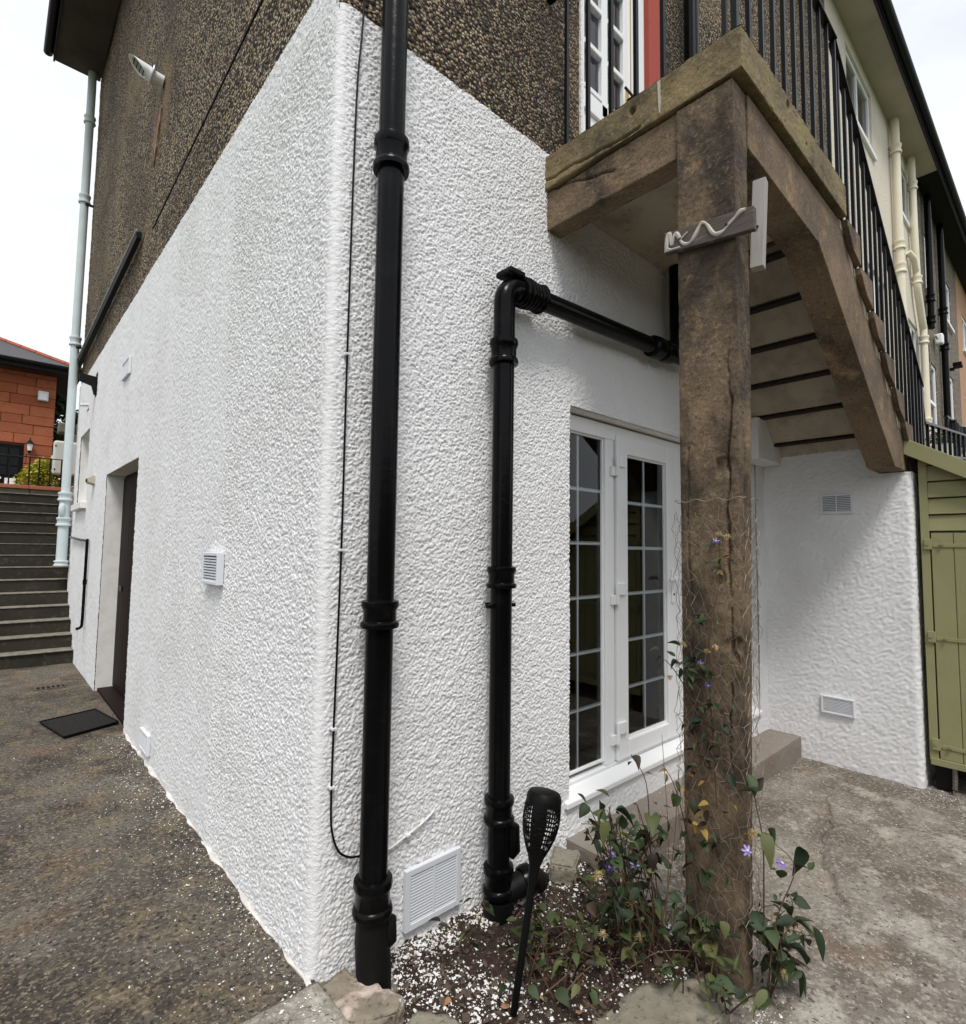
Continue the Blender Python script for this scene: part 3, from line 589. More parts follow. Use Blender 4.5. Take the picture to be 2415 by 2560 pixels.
_co = np.empty(len(post_.data.vertices)*3, np.float32); post_.data.vertices.foreach_get('co', _co); _co = _co.reshape(-1, 3)
_t = np.clip(1-_co[:, 2]/2.4, 0, 1); _co[:, 0] -= (_co[:, 0]+1.3-1.242)*0.36*_t; _co[:, 1] -= (_co[:, 1]-0.5+0.772)*0.09*_t      # the post tapers towards its foot
post_.data.vertices.foreach_set('co', _co.ravel()); post_.data.update()
def slab_crack(U, V, face):
    pit = lambda a, b, w, d: d*np.exp(-(((U-a)/w)**2+((V-b)/(w*1.2))**2)**2)
    if face == 'y': return pit(1.76, 3.655, 0.016, 0.04)+pit(2.02, 3.60, 0.008, 0.02)
    if face != 'x': return 0*U
    n = N1(U+2, U*0+0.3, 0.06)-0.5; n2 = N2(U+8, U*0+0.7, 0.2)-0.5
    c = 3.52+0.0*U+0.02*n+0.03*n2+0.05*np.clip(1+U/0.55, 0, 1)
    return 0.035*np.exp(-((V-c)/0.0042)**2)*(U > -0.6)+pit(-0.555, 3.635, 0.015, 0.03)
conc_panel_box('landing_slab', M['slab'], 1.232, 2.70, -1.064, 0.0, 3.515, LT, 0.006, st, slab_crack, 0.006)
def beam_crack(U, V, face):
    if face != 'x': return 0*U
    n = N1(U+2, U*0+0.3, 0.06)-0.5; c = 3.40+0.12*np.clip(1+U/0.5, 0, 1)+0.03*n
    return 0.028*np.exp(-((V-c)/0.004)**2)*(U > -0.45)
conc_panel_box('beam', M['concrete'], 1.252, 1.366, -0.774, 0.0, 3.29, 3.502, 0.006, st, beam_crack, 0.006, 'xXzy')
mb = MB(); mb.prism([(-0.690, 3.69), (-0.704, 3.69), (-0.702, 3.62), (-0.706, 3.60), (-0.701, 3.535), (-0.697, 3.53), (-0.694, 3.60)], 0, 1.226, 1.234); mb.obj('lime_drip', M['glue'], st)
# front beam turning down into the raking stringer
SP = [(1.374, 3.500), (2.712, 3.500), (4.34, 2.36), (4.34, 2.175), (3.88, 2.175), (2.29, 3.205), (1.374, 3.255)]
mb = MB(); mb.prism(SP, 1, -1.030, -0.86); sg = mb.obj('stringer', M['concrete'], st, bevel=0.004, seg=2)
box('painted_soffit', M['soffit_conc'], st, 1.367, 2.63, -0.858, -0.002, 3.503, 3.5105, 0)
# steps: each a block spanning wall to outer edge
RUN, RISE = 0.274, 0.194
for i in range(1, 10):
    x0 = 2.70+RUN*(i-1); zt = LT-RISE*i
    mb = MB()
    ys = [-1.066, -0.2, 0.0]
    wob = [rnd.uniform(-.008, .008) for _ in range(6)]
    mb.prism([(x0+0.002, zt), (x0+RUN+0.002, zt), (x0+RUN+0.002+wob[0], zt-0.195+wob[1]), (x0+RUN*0.45, zt-0.15+wob[2]), (x0+0.012+wob[3], zt-0.035+wob[4])], 1, -1.066, -1.034)
    end_ = mb; mb = MB()
    mb.prism([(x0-0.02, zt-0.002), (x0+RUN-0.002, zt-0.002), (x0+RUN-0.06, zt-0.06-RISE), (x0+0.065, zt-0.064), (x0-0.02, zt-0.05)], 1, -1.033, 0.0)
    ss_ = mb.obj('stair_step', M['soffit_conc'], st, bevel=0.002)
    end_.obj('step_end', M['concrete'], ss_, bevel=0.004)
    box('shade_dirt_strip', M['shade_dirt'], ss_, x0-0.035, x0+0.040, -0.862, -0.002, zt-0.080, zt-0.066, 0.003)  # added dark bar painting in the shadow line and grime between step undersides
mb = MB(); mb.box(2.64, 2.694, -0.86, -0.001, LT-RISE-0.012, 3.514); mb.obj('riser', M['concrete'], st)
mb = MB(); mb.box(4.16, 4.215, -0.86, -0.0, 2.47, 2.62); mb.obj('stair_foot_beam', M['concrete'], st, bevel=0.008)
# white roughcast enclosure under the lower flight
parts = []
def enc_pos(U, V, amp=1.0):      # U runs along the wall from the house outward, round the corner, then along +x
    t = np.clip((U-1.03)/0.05, 0, 1)*math.pi/2
    x = np.where(U < 1.03, 4.216, np.where(U > 1.08, 4.246+(U-1.08), 4.246-0.03*np.cos(t)))
    y = np.where(U < 1.03, -U, np.where(U > 1.08, -1.06, -1.03-0.03*np.sin(t)))
    h = rough_h(U+60, V+8, 1.25); return np.stack([x-np.cos(t)*h, y-np.sin(t)*h, V], -1)
parts.append(grid_mesh(np.concatenate([lin(0, 1.03, 0.0105)[:-1], np.linspace(1.03, 1.08, 7)[:-1], lin(1.08, 1.95, 0.02)])[::1], lin(-0.25, 2.17, 0.0105), enc_pos))
parts.append(grid_mesh(lin(0, 0.86, 0.012), lin(2.17, 2.56, 0.012), enc_pos))
np_obj('white_wall', parts, M['white_near'], st)
mb = MB(); mb.box(4.226, 5.1, -1.05, 0.0, -0.25, 1.72); mb.box(4.226, 4.6, -1.05, 0.0, 1.72, 2.165); mb.box(4.226, 4.5, -0.85, 0.0, 2.165, 2.50); mb.obj('masonry', M['white_plain'], st)
box('boxed_downstand', M['white_far'], st, 3.70, 4.205, -0.16, 0.0, 2.31, 2.66, 0.012)

# railing: landing then rake
rl = thing('stair_railing', (1.3, -1.0, 3.7), 'black iron railing with thin bars around the brown concrete landing and stair', 'railing')
bar_me = {}
def baluster(x, y, z0, z1, w=0.0095):
    key = (round(z1-z0, 2), w)
    if key not in bar_me:
        me = MB().box(-w, w, -w, w, 0, key[0]); m_ = bpy.data.meshes.new('baluster'); m_.from_pydata(me.v, [], me.f); m_.materials.append(M['black_metal']); bar_me[key] = m_
    link_mesh('baluster', bar_me[key], None, rl, (x, y, z0), rot=(0, 0, rnd.uniform(-.1, .1)))
RH = 4.66
for i in range(7): baluster(1.278, -0.12-0.143*i, LT-0.03, RH)
baluster(1.278, -1.022, LT-0.03, RH, 0.013)
for i in range(10): baluster(1.278+0.143*(i+1), -1.022, LT-0.03, RH)
def rake(x): return RH-0.02-(x-2.72)*0.69
for i in range(17):
    x = 2.80+0.137*i; k = min(9, int((x-2.70)/RUN)+1); baluster(x, -1.012, LT-RISE*k-0.05, rake(x))
baluster(5.06, -1.012, 1.8, rake(5.06)+0.02, 0.016)
mb = MB(); mb.box(1.257, 1.299, -1.04, 0.02, RH, RH+0.012); mb.box(1.30, 2.72, -1.043, -1.001, RH, RH+0.012)
mb.prism([(2.722, RH), (2.722, RH+0.012), (5.09, rake(5.09)+0.034), (5.09, rake(5.09)+0.004)], 1, -1.035, -0.99)
mb.obj('handrail', M['black_metal'], rl, bevel=0.003)

# door step in the recess
sp = conc_panel_box('door_step', M['door_step'], 1.43, 4.215, -0.262, -0.003, -0.3, 0.012, 0.012, None, None, 0.006, 'xyZ')
tag(sp, 'long low brown concrete step below the white french doors', 'step')

# ------------------------------------------------------------------ pipes
def collar(cx, cy, z0, z1, r, name, mat, parent, axis='z'):
    prof = [(r*1.02, 0), (r*1.36, 0.02), (r*1.42, 0.12), (r*1.36, 0.22), (r*1.20, 0.27), (r*1.20, 0.62), (r*1.30, 0.70), (r*1.38, 0.80), (r*1.34, 0.95), (r*1.05, 1.0)]
    pth = [(cx, cy, z0+(z1-z0)*t) for _, t in prof]
    return MB().tube(pth, [p for p, _ in prof], 24).obj(name, mat, parent, smooth=True)
sp1 = thing('soil_pipe', (0.2, -0.105, 0), 'glossy black cast iron soil pipe nearest the white house corner', 'pipe')
PR = 0.0525
MB().tube([(0.190, -0.105, 0.0), (0.190, -0.105, 2.0), (0.190, -0.105, 9.6)], PR, 28).obj('pipe', M['black_pipe'], sp1, smooth=True)
for z0, z1 in ((3.045, 3.185), (1.238, 1.345), (0.20, 0.335)): collar(0.190, -0.105, z0, z1, PR, 'collar', M['black_pipe'], sp1)
MB().tube([(0.190, -0.105, 0.21), (0.191, -0.105, 0.12), (0.196, -0.112, 0.03), (0.20, -0.12, -0.12)], [0.056, 0.062, 0.064, 0.06], 24).obj('foot_pipe', M['black_rough'], sp1, smooth=True)
MB().tube([(0.235, -0.125, 0.185), (0.245, -0.128, 0.17), (0.247, -0.13, 0.10), (0.235, -0.125, 0.08)], [0.018, 0.03, 0.03, 0.018], 14).obj('access_plate', M['black_rough'], sp1, smooth=True)
sp2 = thing('waste_stack', (0.83, -0.105, 0), 'glossy black cast iron stack with a branch running under the stair landing', 'pipe')
P2 = 0.050; X2 = 0.833
MB().tube([(X2, -0.105, -0.03), (X2, -0.105, 1.4), (X2+0.002, -0.105, 2.56)], P2, 28).obj('pipe', M['black_pipe'], sp2, smooth=True)
el = [(X2+0.002, -0.105, 2.50)]
for k in range(9):
    a = math.pi/2*k/8; el.append((X2+0.002+0.085*(1-math.cos(a)), -0.105, 2.72+0.085*math.sin(a)))
el.append((X2+0.15, -0.105, 2.807))
MB().tube(el, 0.0515, 28).obj('elbow', M['black_pipe'], sp2, smooth=True)
mb = MB(); mb.box(0.83, 0.935, -0.15, -0.05, 2.855, 2.885); mb.box(0.815, 0.86, -0.14, -0.06, 2.845, 2.872); mb.obj('access_cap', M['black_rough'], sp2, bevel=0.008)
# ribbed coupling and horizontal branch
pa, pb = Vector((0.935, -0.105, 2.806)), Vector((2.62, -0.105, 2.878)); dr = (pb-pa).normalized()
pth = []; rs = []
for k in range(26):
    t = k*0.0065; pth.append(pa+dr*t); rs.append(0.062+(0.010 if (k//2) % 2 else 0.0)+0.004*math.sin(k*0.3))
MB().tube(pth, rs, 28).obj('ribbed_coupling', M['black_pipe'], sp2, smooth=True)
MB().tube([pa+dr*0.1, pb], 0.050, 24).obj('branch_pipe', M['black_pipe'], sp2, smooth=True)
for t in (1.22, 1.36):
    pth = [pa+dr*(t+k) for k in (0, 0.01, 0.06, 0.11, 0.12)]
    MB().tube(pth, [0.052, 0.068, 0.072, 0.068, 0.052], 24).obj('collar', M['black_pipe'], sp2, smooth=True)
MB().tube([(2.50, -0.105, 2.86), (2.50, -0.105, 3.52)], 0.055, 20).obj('riser_pipe', M['black_pipe'], sp2, smooth=True)
for z0, z1 in ((2.41, 2.535), (1.362, 1.465), (0.325, 0.44), (0.02, 0.145)): collar(X2, -0.105, z0, z1, P2, 'collar', M['black_pipe'], sp2)
MB().tube([(X2+0.035, -0.135, 0.315), (X2+0.052, -0.14, 0.30), (X2+0.056, -0.142, 0.20), (X2+0.04, -0.135, 0.175)], [0.022, 0.032, 0.032, 0.022], 14).obj('access_plate', M['black_pipe'], sp2, smooth=True)
MB().tube([(X2, -0.105, 0.0), (X2, -0.105, -0.10)], 0.066, 20).obj('foot_pipe', M['black_rough'], sp2, smooth=True)
MB().tube([(X2+0.02, -0.12, 0.02), (X2+0.10, -0.15, 0.045), (X2+0.16, -0.17, 0.06), (X2+0.20, -0.18, 0.02)], [0.05, 0.052, 0.05, 0.046], 20).obj('branch_bend', M['black_rough'], sp2, smooth=True)
MB().tube([(X2+0.105, -0.152, 0.047), (X2+0.125, -0.158, 0.052), (X2+0.15, -0.166, 0.058)], [0.062, 0.066, 0.062], 20).obj('collar', M['black_pipe'], sp2, smooth=True)
mb = MB(); mb.box(X2-0.085, X2+0.085, -0.118, -0.092, 1.275, 1.292); mb.box(X2-0.012, X2+0.012, -0.092, 0.0, 1.276, 1.291); mb.obj('bracket', M['black_pipe'], sp2, bevel=0.003)

# thin cable down the corner
cb = thing('cable', (0.07, -0.02, 0), 'thin black cable clipped down the white wall beside the corner pipe', 'cable')
cp = [(0.100, -0.022, 4.9), (0.093, -0.022, 3.79), (0.073, -0.02, 3.33), (0.066, -0.02, 2.28), (0.066, -0.02, 1.545), (0.057, -0.02, 0.86), (0.056, -0.02, 0.60), (0.063, -0.021, 0.50), (0.090, -0.022, 0.425), (0.130, -0.023, 0.39), (0.17, -0.024, 0.378), (0.215, -0.025, 0.372)]
def smooth_path(p, n=6):
    p = [Vector(q) for q in p]; out = []
    for i in range(len(p)-1):
        a = p[max(i-1, 0)]; b = p[i]; c = p[i+1]; d = p[min(i+2, len(p)-1)]
        for k in range(n):
            t = k/n; out.append(0.5*((2*b)+(c-a)*t+(2*a-5*b+4*c-d)*t*t+(3*b-a-3*c+d)*t**3))
    return out+[p[-1]]
MB().tube(smooth_path(cp), 0.0042, 8).obj('wire', M['black_matte'], cb, smooth=True)
MB().tube(smooth_path([(0.215, -0.024, 0.372), (0.30, -0.02, 0.352), (0.38, -0.018, 0.372), (0.47, -0.018, 0.400), (0.54, -0.014, 0.432)]), 0.0045, 8).obj('wire', M['chip'], cb, smooth=True)
for (x, z) in ((0.0665, 2.29), (0.0665, 1.53), (0.0575, 0.87), (0.0565, 0.66), (0.4, 0.378)):
    box('cable_clip', M['vent'], cb, x-0.010, x+0.010, -0.030, -0.006, z-0.005, z+0.005, 0.002)
cb2 = thing('cable', (0, 2, 4.3), 'thin black cable running along the brown pebbledash above the paint line', 'cable')
MB().tube(smooth_path([(-0.02, 3.35, 4.25), (-0.022, 2.4, 4.30), (-0.022, 1.6, 4.345), (-0.022, 0.886, 4.385), (-0.022, 0.2, 4.42)]), 0.006, 6).obj('wire', M['black_matte'], cb2, smooth=True)

# ------------------------------------------------------------------ vents
def vent(label, origin, ua, w, h, n, mat=None, vertical=False, mid=True, dep=0.022):
    # origin: lower corner on wall; ua: unit vector along the wall; outward normal is ua x up
    mat = mat or M['vent']; ua = Vector(ua); o = Vector(origin); nrm = ua.cross(Vector((0, 0, 1)))
    root = thing('air_vent', origin, label, 'vent', 'slatted air vents')
    def bx(name, a, b, c, d, e, f, m, bev=0.003):
        mb = MB(); vs = []
        for zz in (e, f):
            for (p, q) in ((a, c), (b, c), (b, d), (a, d)): vs.append(o+ua*p+nrm*q+Vector((0, 0, zz)))
        mb.add(vs, [(3, 2, 1, 0), (4, 5, 6, 7), (0, 1, 5, 4), (1, 2, 6, 5), (2, 3, 7, 6), (3, 0, 4, 7)]); return mb.obj(name, m, root, bevel=bev)
    t = min(w, h)*0.11
    fr = MB()
    for (a, b, e, f) in ((0, t, 0, h), (w-t, w, 0, h), (t, w-t, 0, t), (t, w-t, h-t, h)):
        vs = []
        for zz in (e, f):
            for (p, q) in ((a, 0.0), (b, 0.0), (b, dep), (a, dep)): vs.append(o+ua*p+nrm*q+Vector((0, 0, zz)))
        fr.add(vs, [(3, 2, 1, 0), (4, 5, 6, 7), (0, 1, 5, 4), (1, 2, 6, 5), (2, 3, 7, 6), (3, 0, 4, 7)])
    fr.obj('frame', mat, root, bevel=0.003)
    bx('backing', t, w-t, 0.002, 0.006, t, h-t, M['vent_back'], 0)
    for i in range(n):
        mb = MB()
        if not vertical:
            p = (h-2*t)/n; z0 = t+i*p
            q = [(dep-0.003, z0), (dep-0.003, z0+p*0.42), (0.007, z0+p*0.80), (0.007, z0+p*0.38)]
            vs = [o+ua*t+nrm*a+Vector((0, 0, b)) for a, b in q]+[o+ua*(w-t)+nrm*a+Vector((0, 0, b)) for a, b in q]
        else:
            p = (w-2*t)/n; u0 = t+i*p
            q = [(dep-0.004, u0), (dep-0.002, u0+p*0.4), (0.007, u0+p*0.5), (0.007, u0+p*0.1)]
            vs = [o+ua*b+nrm*a+Vector((0, 0, t)) for a, b in q]+[o+ua*b+nrm*a+Vector((0, 0, h-t)) for a, b in q]
        mb.add(vs, [(0, 1, 2, 3), (7, 6, 5, 4), (0, 4, 5, 1), (1, 5, 6, 2), (2, 6, 7, 3), (3, 7, 4, 0)]); mb.obj('slat', mat, root)
    if mid: bx('centre_bar', w/2-0.004, w/2+0.004, dep-0.012, dep-0.001, t, h-t, mat, 0.001)
    return root
vent('large square pale grey vent at the foot of the wall between the two black pipes', (0.39, -0.008, 0.002), (1, 0, 0), 0.29, 0.238, 16)
vent('small white slatted vent halfway along the white side wall', (-0.008, 1.37, 1.335), (0, -1, 0), 0.27, 0.17, 9, dep=0.035, mid=False)
vent('small white vent at ground level near the brown side door', (-0.008, 2.77, 0.075), (0, -1, 0), 0.26, 0.14, 9)
vent('grey louvre vent high on the white side wall above the door', (-0.008, 4.43, 3.155), (0, -1, 0), 0.36, 0.17, 5, mat=M['vent'], vertical=True, mid=False)
vent('pale vent with centre bar near the top of the wall under the stair', (4.206, -0.455, 1.865), (0, -1, 0), 0.235, 0.165, 9)
vent('white slatted vent near the ground on the wall under the stair', (4.206, -0.42, 0.25), (0, -1, 0), 0.235, 0.14, 10, mid=False)

# ------------------------------------------------------------------ things on the side wall
dp = thing('downpipe', (-0.11, 8.12, 1.24), 'pale grey rainwater downpipe at the far corner above the steps', 'pipe')
MB().tube([(-0.105, 8.12, 2.2), (-0.105, 8.12, 8.55), (-0.11, 8.10, 8.84)], 0.055, 20).obj('pipe', M['pipe_white'], dp, smooth=True)
MB().tube([(-0.105, 8.12, 1.22), (-0.105, 8.12, 2.25)], 0.066, 20).obj('lower_pipe', M['pipe_white'], dp, smooth=True)
for z0, z1, r in ((8.0, 8.12, 0.056), (6.72, 6.86, 0.056), (4.50, 4.64, 0.056), (2.17, 2.30, 0.066), (1.80, 1.93, 0.066), (1.22, 1.30, 0.066)):
    collar(-0.105, 8.12, z0, z1, r, 'collar', M['pipe_white'], dp)
MB().tube([(-0.13, 8.07, 2.12), (-0.14, 8.06, 2.08), (-0.14, 8.06, 1.99), (-0.13, 8.07, 1.95)], [0.03, 0.04, 0.04, 0.03], 14).obj('access_plate', M['pipe_white'], dp, smooth=True)
for z in (6.68, 4.46): box('bracket', M['black_metal'], dp, -0.10, 0.0, 8.02, 8.05, z-0.015, z+0.015, 0.002)

fl = thing('boiler_flue', (0, 3.38, 5.62), 'white plastic boiler flue with slanted snout on the brown wall', 'flue')
MB().tube([(0.0, 3.38, 5.62), (-0.10, 3.38, 5.63)], 0.050, 24).obj('flue_pipe', M['upvc'], fl, smooth=True)
MB().tube([(-0.088, 3.38, 5.628), (-0.098, 3.38, 5.63)], [0.086, 0.083], 24).obj('flange', M['upvc'], fl, smooth=True)
mb = MB(); n = 24; vs = []
for k in range(n):
    a = 2*math.pi*k/n; y, z = math.cos(a)*0.06, math.sin(a)*0.06; vs.append((-0.098, 3.38+y, 5.63+z))
for k in range(n):
    a = 2*math.pi*k/n; y, z = math.cos(a)*0.062, math.sin(a)*0.062; vs.append((-0.20-1.05*z, 3.38+y, 5.645+z))
for k in range(n):
    a = 2*math.pi*k/n; y, z = math.cos(a)*0.05, math.sin(a)*0.05; vs.append((-0.185-1.0*z, 3.38+y, 5.645+z))
mb.add(vs, [(k, (k+1) % n, (k+1) % n+n, k+n) for k in range(n)]+[(k+n, (k+1) % n+n, (k+1) % n+2*n, k+2*n) for k in range(n)]); mb.obj('snout', M['upvc'], fl, smooth=True)
for i in range(4):
    z = -0.035+0.023*i; box('grille_bar', M['black_metal'], fl, -0.19-z, -0.185-z, 3.335, 3.425, 5.645+z-0.004, 5.645+z+0.004, 0)

bg_ = thing('black_ledge_gutter', (-0.05, 6, 4.4), 'long black sloping gutter fixed along the brown side wall', 'gutter')
mb = MB(); mb.add([(-0.010, 3.9, 4.395), (-0.050, 3.9, 4.40), (-0.056, 3.9, 4.455), (-0.010, 3.9, 4.47), (-0.010, 8.42, 4.20), (-0.07, 8.42, 4.205), (-0.078, 8.42, 4.275), (-0.010, 8.42, 4.29)],
    [(0, 1, 2, 3), (7, 6, 5, 4), (0, 4, 5, 1), (1, 5, 6, 2), (2, 6, 7, 3), (3, 7, 4, 0)]); mb.obj('trough', M['black_rough'], bg_, bevel=0.006)
mb = MB(); mb.tube([(-0.058, 3.88, 4.462), (-0.080, 8.43, 4.282)], 0.006, 8); mb.obj('lip', M['pipe_white'], bg_, smooth=True)

br = thing('wall_bracket', (0, 6.38, 3.55), 'black iron bracket stub under the paint line of the side wall', 'bracket')
MB().prism([(-0.19, 3.66), (0.0, 3.64), (0.0, 3.42), (-0.03, 3.42), (-0.06, 3.53), (-0.19, 3.57)], 1, 6.34, 6.42).obj('bracket_arm', M['black_rough'], br, bevel=0.004)
box('back_plate', M['black_rough'], br, -0.012, 0.0, 6.30, 6.46, 3.40, 3.70, 0.003)
sn = thing('outdoor_sensor', (0, 6.06, 2.3), 'small beige plastic box on the white wall beside the brown door', 'sensor')
mb = MB(); mb.prism([(-0.075, 2.27), (-0.085, 2.33), (-0.03, 2.37), (0.0, 2.36), (0.0, 2.25)], 1, 5.98, 6.16); mb.obj('housing', pmat('beige_plastic', (0.46, 0.42, 0.34), 0.6), sn, bevel=0.01)
MB().tube([(-0.08, 6.07, 2.30), (-0.092, 6.07, 2.30)], 0.02, 12).obj('lens', M['black_matte'], sn)
wp = thing('small_waste_pipe', (-0.03, 6.5, 1.0), 'thin black pipe turning down the white wall beyond the brown door', 'pipe')
MB().tube(smooth_path([(-0.035, 7.9, 1.64), (-0.035, 6.9, 1.60), (-0.035, 6.16, 1.58), (-0.035, 6.11, 1.54), (-0.035, 6.11, 1.0), (-0.035, 6.12, 0.62), (-0.05, 6.10, 0.56), (-0.09, 6.05, 0.55)], 5), 0.016, 12).obj('pipe', M['black_pipe'], wp, smooth=True)
MB().tube([(-0.035, 6.11, 1.12), (-0.035, 6.11, 1.06)], 0.021, 12).obj('coupling', M['black_pipe'], wp, smooth=True)
op = thing('overflow_spout', (0, 7.1, 3.4), 'small pale spout stub beside the far downpipe', 'spout')
MB().tube([(0.0, 7.05, 3.42), (-0.10, 7.05, 3.40)], 0.02, 10).obj('spout_pipe', M['pipe_white'], op, smooth=True)
box('spout_plate', M['black_rough'], op, -0.012, -0.002, 6.98, 7.14, 3.34, 3.36, 0.002)

dm = thing('doormat', (-0.24, 3.92, 0.01), 'black rubber doormat on the concrete path outside the brown door', 'doormat')
c = [(-0.505, 4.15), (-0.10, 4.29), (-0.005, 3.73), (-0.39, 3.565)]
mb = MB(); mb.prism(c, 2, 0.004, 0.020); mb.obj('mat_body', M['mat'], dm, bevel=0.004)
mb = MB()
for i in range(4): mb.tube([(c[i][0], c[i][1], 0.021), (c[(i+1) % 4][0], c[(i+1) % 4][1], 0.021)], 0.008, 6)
mb.obj('rim', M['black_matte'], dm)
dg = thing('drain_grate', (-0.33, 5.6, 0), 'tiny slotted drain set in the path before the steps', 'drain')
box('plate', M['path'], dg, -0.47, -0.20, 5.52, 5.66, -0.01, 0.010, 0.002)
for i in range(6): box('slot', M['black_matte'], dg, -0.45+i*0.042, -0.425+i*0.042, 5.545, 5.64, 0.009, 0.0125, 0)

# ------------------------------------------------------------------ garden steps on the left
gs = thing('garden_steps', (-0.9, 7.0, 0), 'flight of dark mossy concrete steps climbing beside the white wall', 'steps')
for i in range(14):
    y = 7.0+0.25*i; z = 0.171*(i+1); j = rnd.uniform(-.008, .008)
    s_ = box('step', M['step_stone'], gs, -2.4, -0.012 if i < 5 else 0.10, y+0.010, 10.52, z-0.171-(0.1 if i == 0 else 0), z-0.013, 0.006)
    box('nosing', M['step_nose'], s_, -2.4, -0.014 if i < 5 else 0.098, y-0.006+j, y+0.275, z-0.013, z, 0.005)
tw = thing('terrace_wall', (-0.9, 10.6, 2.3), 'low grey wall with red coping at the head of the garden steps', 'wall')
for i in range(6): box('stone', M['grey_stone'], tw, -2.6+i*0.55, -2.06+i*0.55, 10.53, 10.78, 2.05, 2.49, 0.008)
for i in range(6): box('coping_stone', M['coping'], tw, -2.62+i*0.55, -2.075+i*0.55, 10.49, 10.80, 2.495, 2.56, 0.008)
ut = MB(); ut.box(-20, 30, 10.80, 80, 0.0, 2.48); ut.obj('upper_terrace', M['terrace'], kind='structure')
ub = MB(); ub.box(0.12, 0.5, 8.25, 10.8, 0, 2.47); ub.obj('raised_bank', M['terrace'], kind='structure')
tr = thing('terrace_railing', (-0.3, 10.65, 2.56), 'black iron railing on the red coped wall above the steps', 'railing')
for x in (-1.5, -1.22, -0.94, -0.70, -0.43, -0.295, -0.14, 0.02): box('baluster', M['black_metal'], tr, x-0.011, x+0.011, 10.64, 10.66, 2.56, 3.07, 0.002)
box('handrail', M['black_metal'], tr, -1.55, 0.06, 10.63, 10.67, 3.07, 3.085, 0.003)
mt = thing('meter_box', (0.05, 10.85, 2.9), 'pale rounded meter box partly behind the far downpipe', 'box')
box('case', pmat('pale_grp_box', (0.55, 0.55, 0.50), 0.6), mt, -0.10, 0.30, 10.82, 10.98, 2.82, 3.46, 0.045, seg=4)
for z in (2.92, 3.36): MB().tube([(-0.07, 10.822, z), (-0.07, 10.812, z)], 0.014, 8).obj('screw', M['black_metal'], mt)
rw = thing('rubble_wall', (0.8, 11.3, 2.4), 'rough grey stone wall behind the meter box', 'wall')
for i in range(7):
    for j in range(7):
        x = -0.02+j*0.27+(0.13 if i % 2 else 0)+rnd.uniform(-.02, .02); z = 2.48+i*0.2
        box('stone', M['grey_stone'], rw, x, x+0.255, 11.2+rnd.uniform(-.02, .02), 11.5, z, z+0.19, 0.02)

# ------------------------------------------------------------------ red sandstone house behind
HY = 20.0
rh = thing('sandstone_house', (-2.5, HY, 2.48), 'red sandstone house with grey slate hipped roof beyond the steps', 'house')
HX1, HE = 0.47, 6.86
mb = MB(); mb.box(-9, HX1-0.02, HY+0.03, HY+9, 2.4, HE+0.1); mb.obj('wall_core', M['mortar'], rh)
DR = (-1.45, -0.23, 2.48, 4.56)
z = 2.48; row = 0; bms = {}
while z < HE-0.02:
    h = [0.31, 0.28, 0.33, 0.30][row % 4]; h = min(h, HE-z)
    x = HX1
    k = 0
    while x > -3.2:
        L_ = [0.62, 0.95, 0.78, 1.1, 0.5][(row*3+k*2) % 5]; xa = max(x-L_, -3.4)
        segs = [(xa, x)]
        if z < DR[3] - 0.02 and xa < DR[1] and x > DR[0]:
            segs = []
            if x > DR[1]: segs.append((DR[1]+0.01, x))
            if xa < DR[0]: segs.append((xa, DR[0]-0.01))
        for (a, b) in segs:
            if b-a > 0.06:
                mb = MB(); d = rnd.uniform(-.012, .008); mb.box(a+0.006, b-0.006, HY-0.02+d, HY+0.05, z+0.005, z+h-0.005); mb.obj('sandstone_block', M['sandstone'], rh, bevel=0.008, seg=1)
        x = xa; k += 1
    z += h; row += 1
dd = box('door', M['black_matte'], rh, DR[0], DR[1], HY-0.005, HY+0.028, DR[2], DR[3], 0)
for i in range(4):
    for j in range(3):
        x = DR[0]+0.10+i*0.27; zz = 3.62+j*0.29
        box('pane', M['gutter'], dd, x, x+0.22, HY-0.016, HY-0.006, zz, zz+0.24, 0.004)
box('paper_notice', M['chip'], dd, -0.62, -0.36, HY-0.03, HY-0.02, 3.34, 3.52, 0)
box('paper_notice', M['chip'], dd, -0.86, -0.70, HY-0.03, HY-0.02, 3.48, 3.54, 0)
EZ2 = 6.95
mb = MB(); ov = 0.55
e = [(-9.5, HY-ov), (HX1+ov, HY-ov), (HX1+ov, HY+9+ov), (-9.5, HY+9+ov)]
rx = HX1+ov-(9+2*ov)/2
mb.add([(x, y, EZ2+0.16) for x, y in e]+[(-9.5, HY+4.5, EZ2+2.75), (rx, HY+4.5, EZ2+2.75)], [(0, 1, 5, 4), (1, 2, 5), (2, 3, 4, 5), (0, 4, 3)]); rf = mb.obj('roof', M['slate'], rh)
for i in range(14):
    a = Vector((HX1+ov, HY-ov, EZ2+0.17)); b = Vector((rx, HY+4.5, EZ2+2.76)); t0, t1 = i/14, (i+0.96)/14
    MB().tube([a+(b-a)*t0, a+(b-a)*t1], 0.075, 8).obj('ridge_tile', M['ridge'], rf, smooth=True)
mb = MB(); mb.box(-9.5, HX1+ov, HY-ov, HY+9+ov, EZ2, EZ2+0.03); mb.obj('soffit', M['soffit_black'], rh)
mb = MB(); mb.box(-9.5, HX1+ov+0.02, HY-ov-0.03, HY-ov-0.001, EZ2-0.08, EZ2+0.17); mb.box(HX1+ov+0.001, HX1+ov+0.03, HY-ov, HY+9+ov, EZ2-0.08, EZ2+0.17); mb.obj('fascia', M['soffit_black'], rh)
gutter('gutter', (-9.5, HY-ov-0.10, EZ2+0.10), (HX1+ov+0.05, HY-ov-0.10, EZ2+0.10), 0.07, M['gutter'], rh)
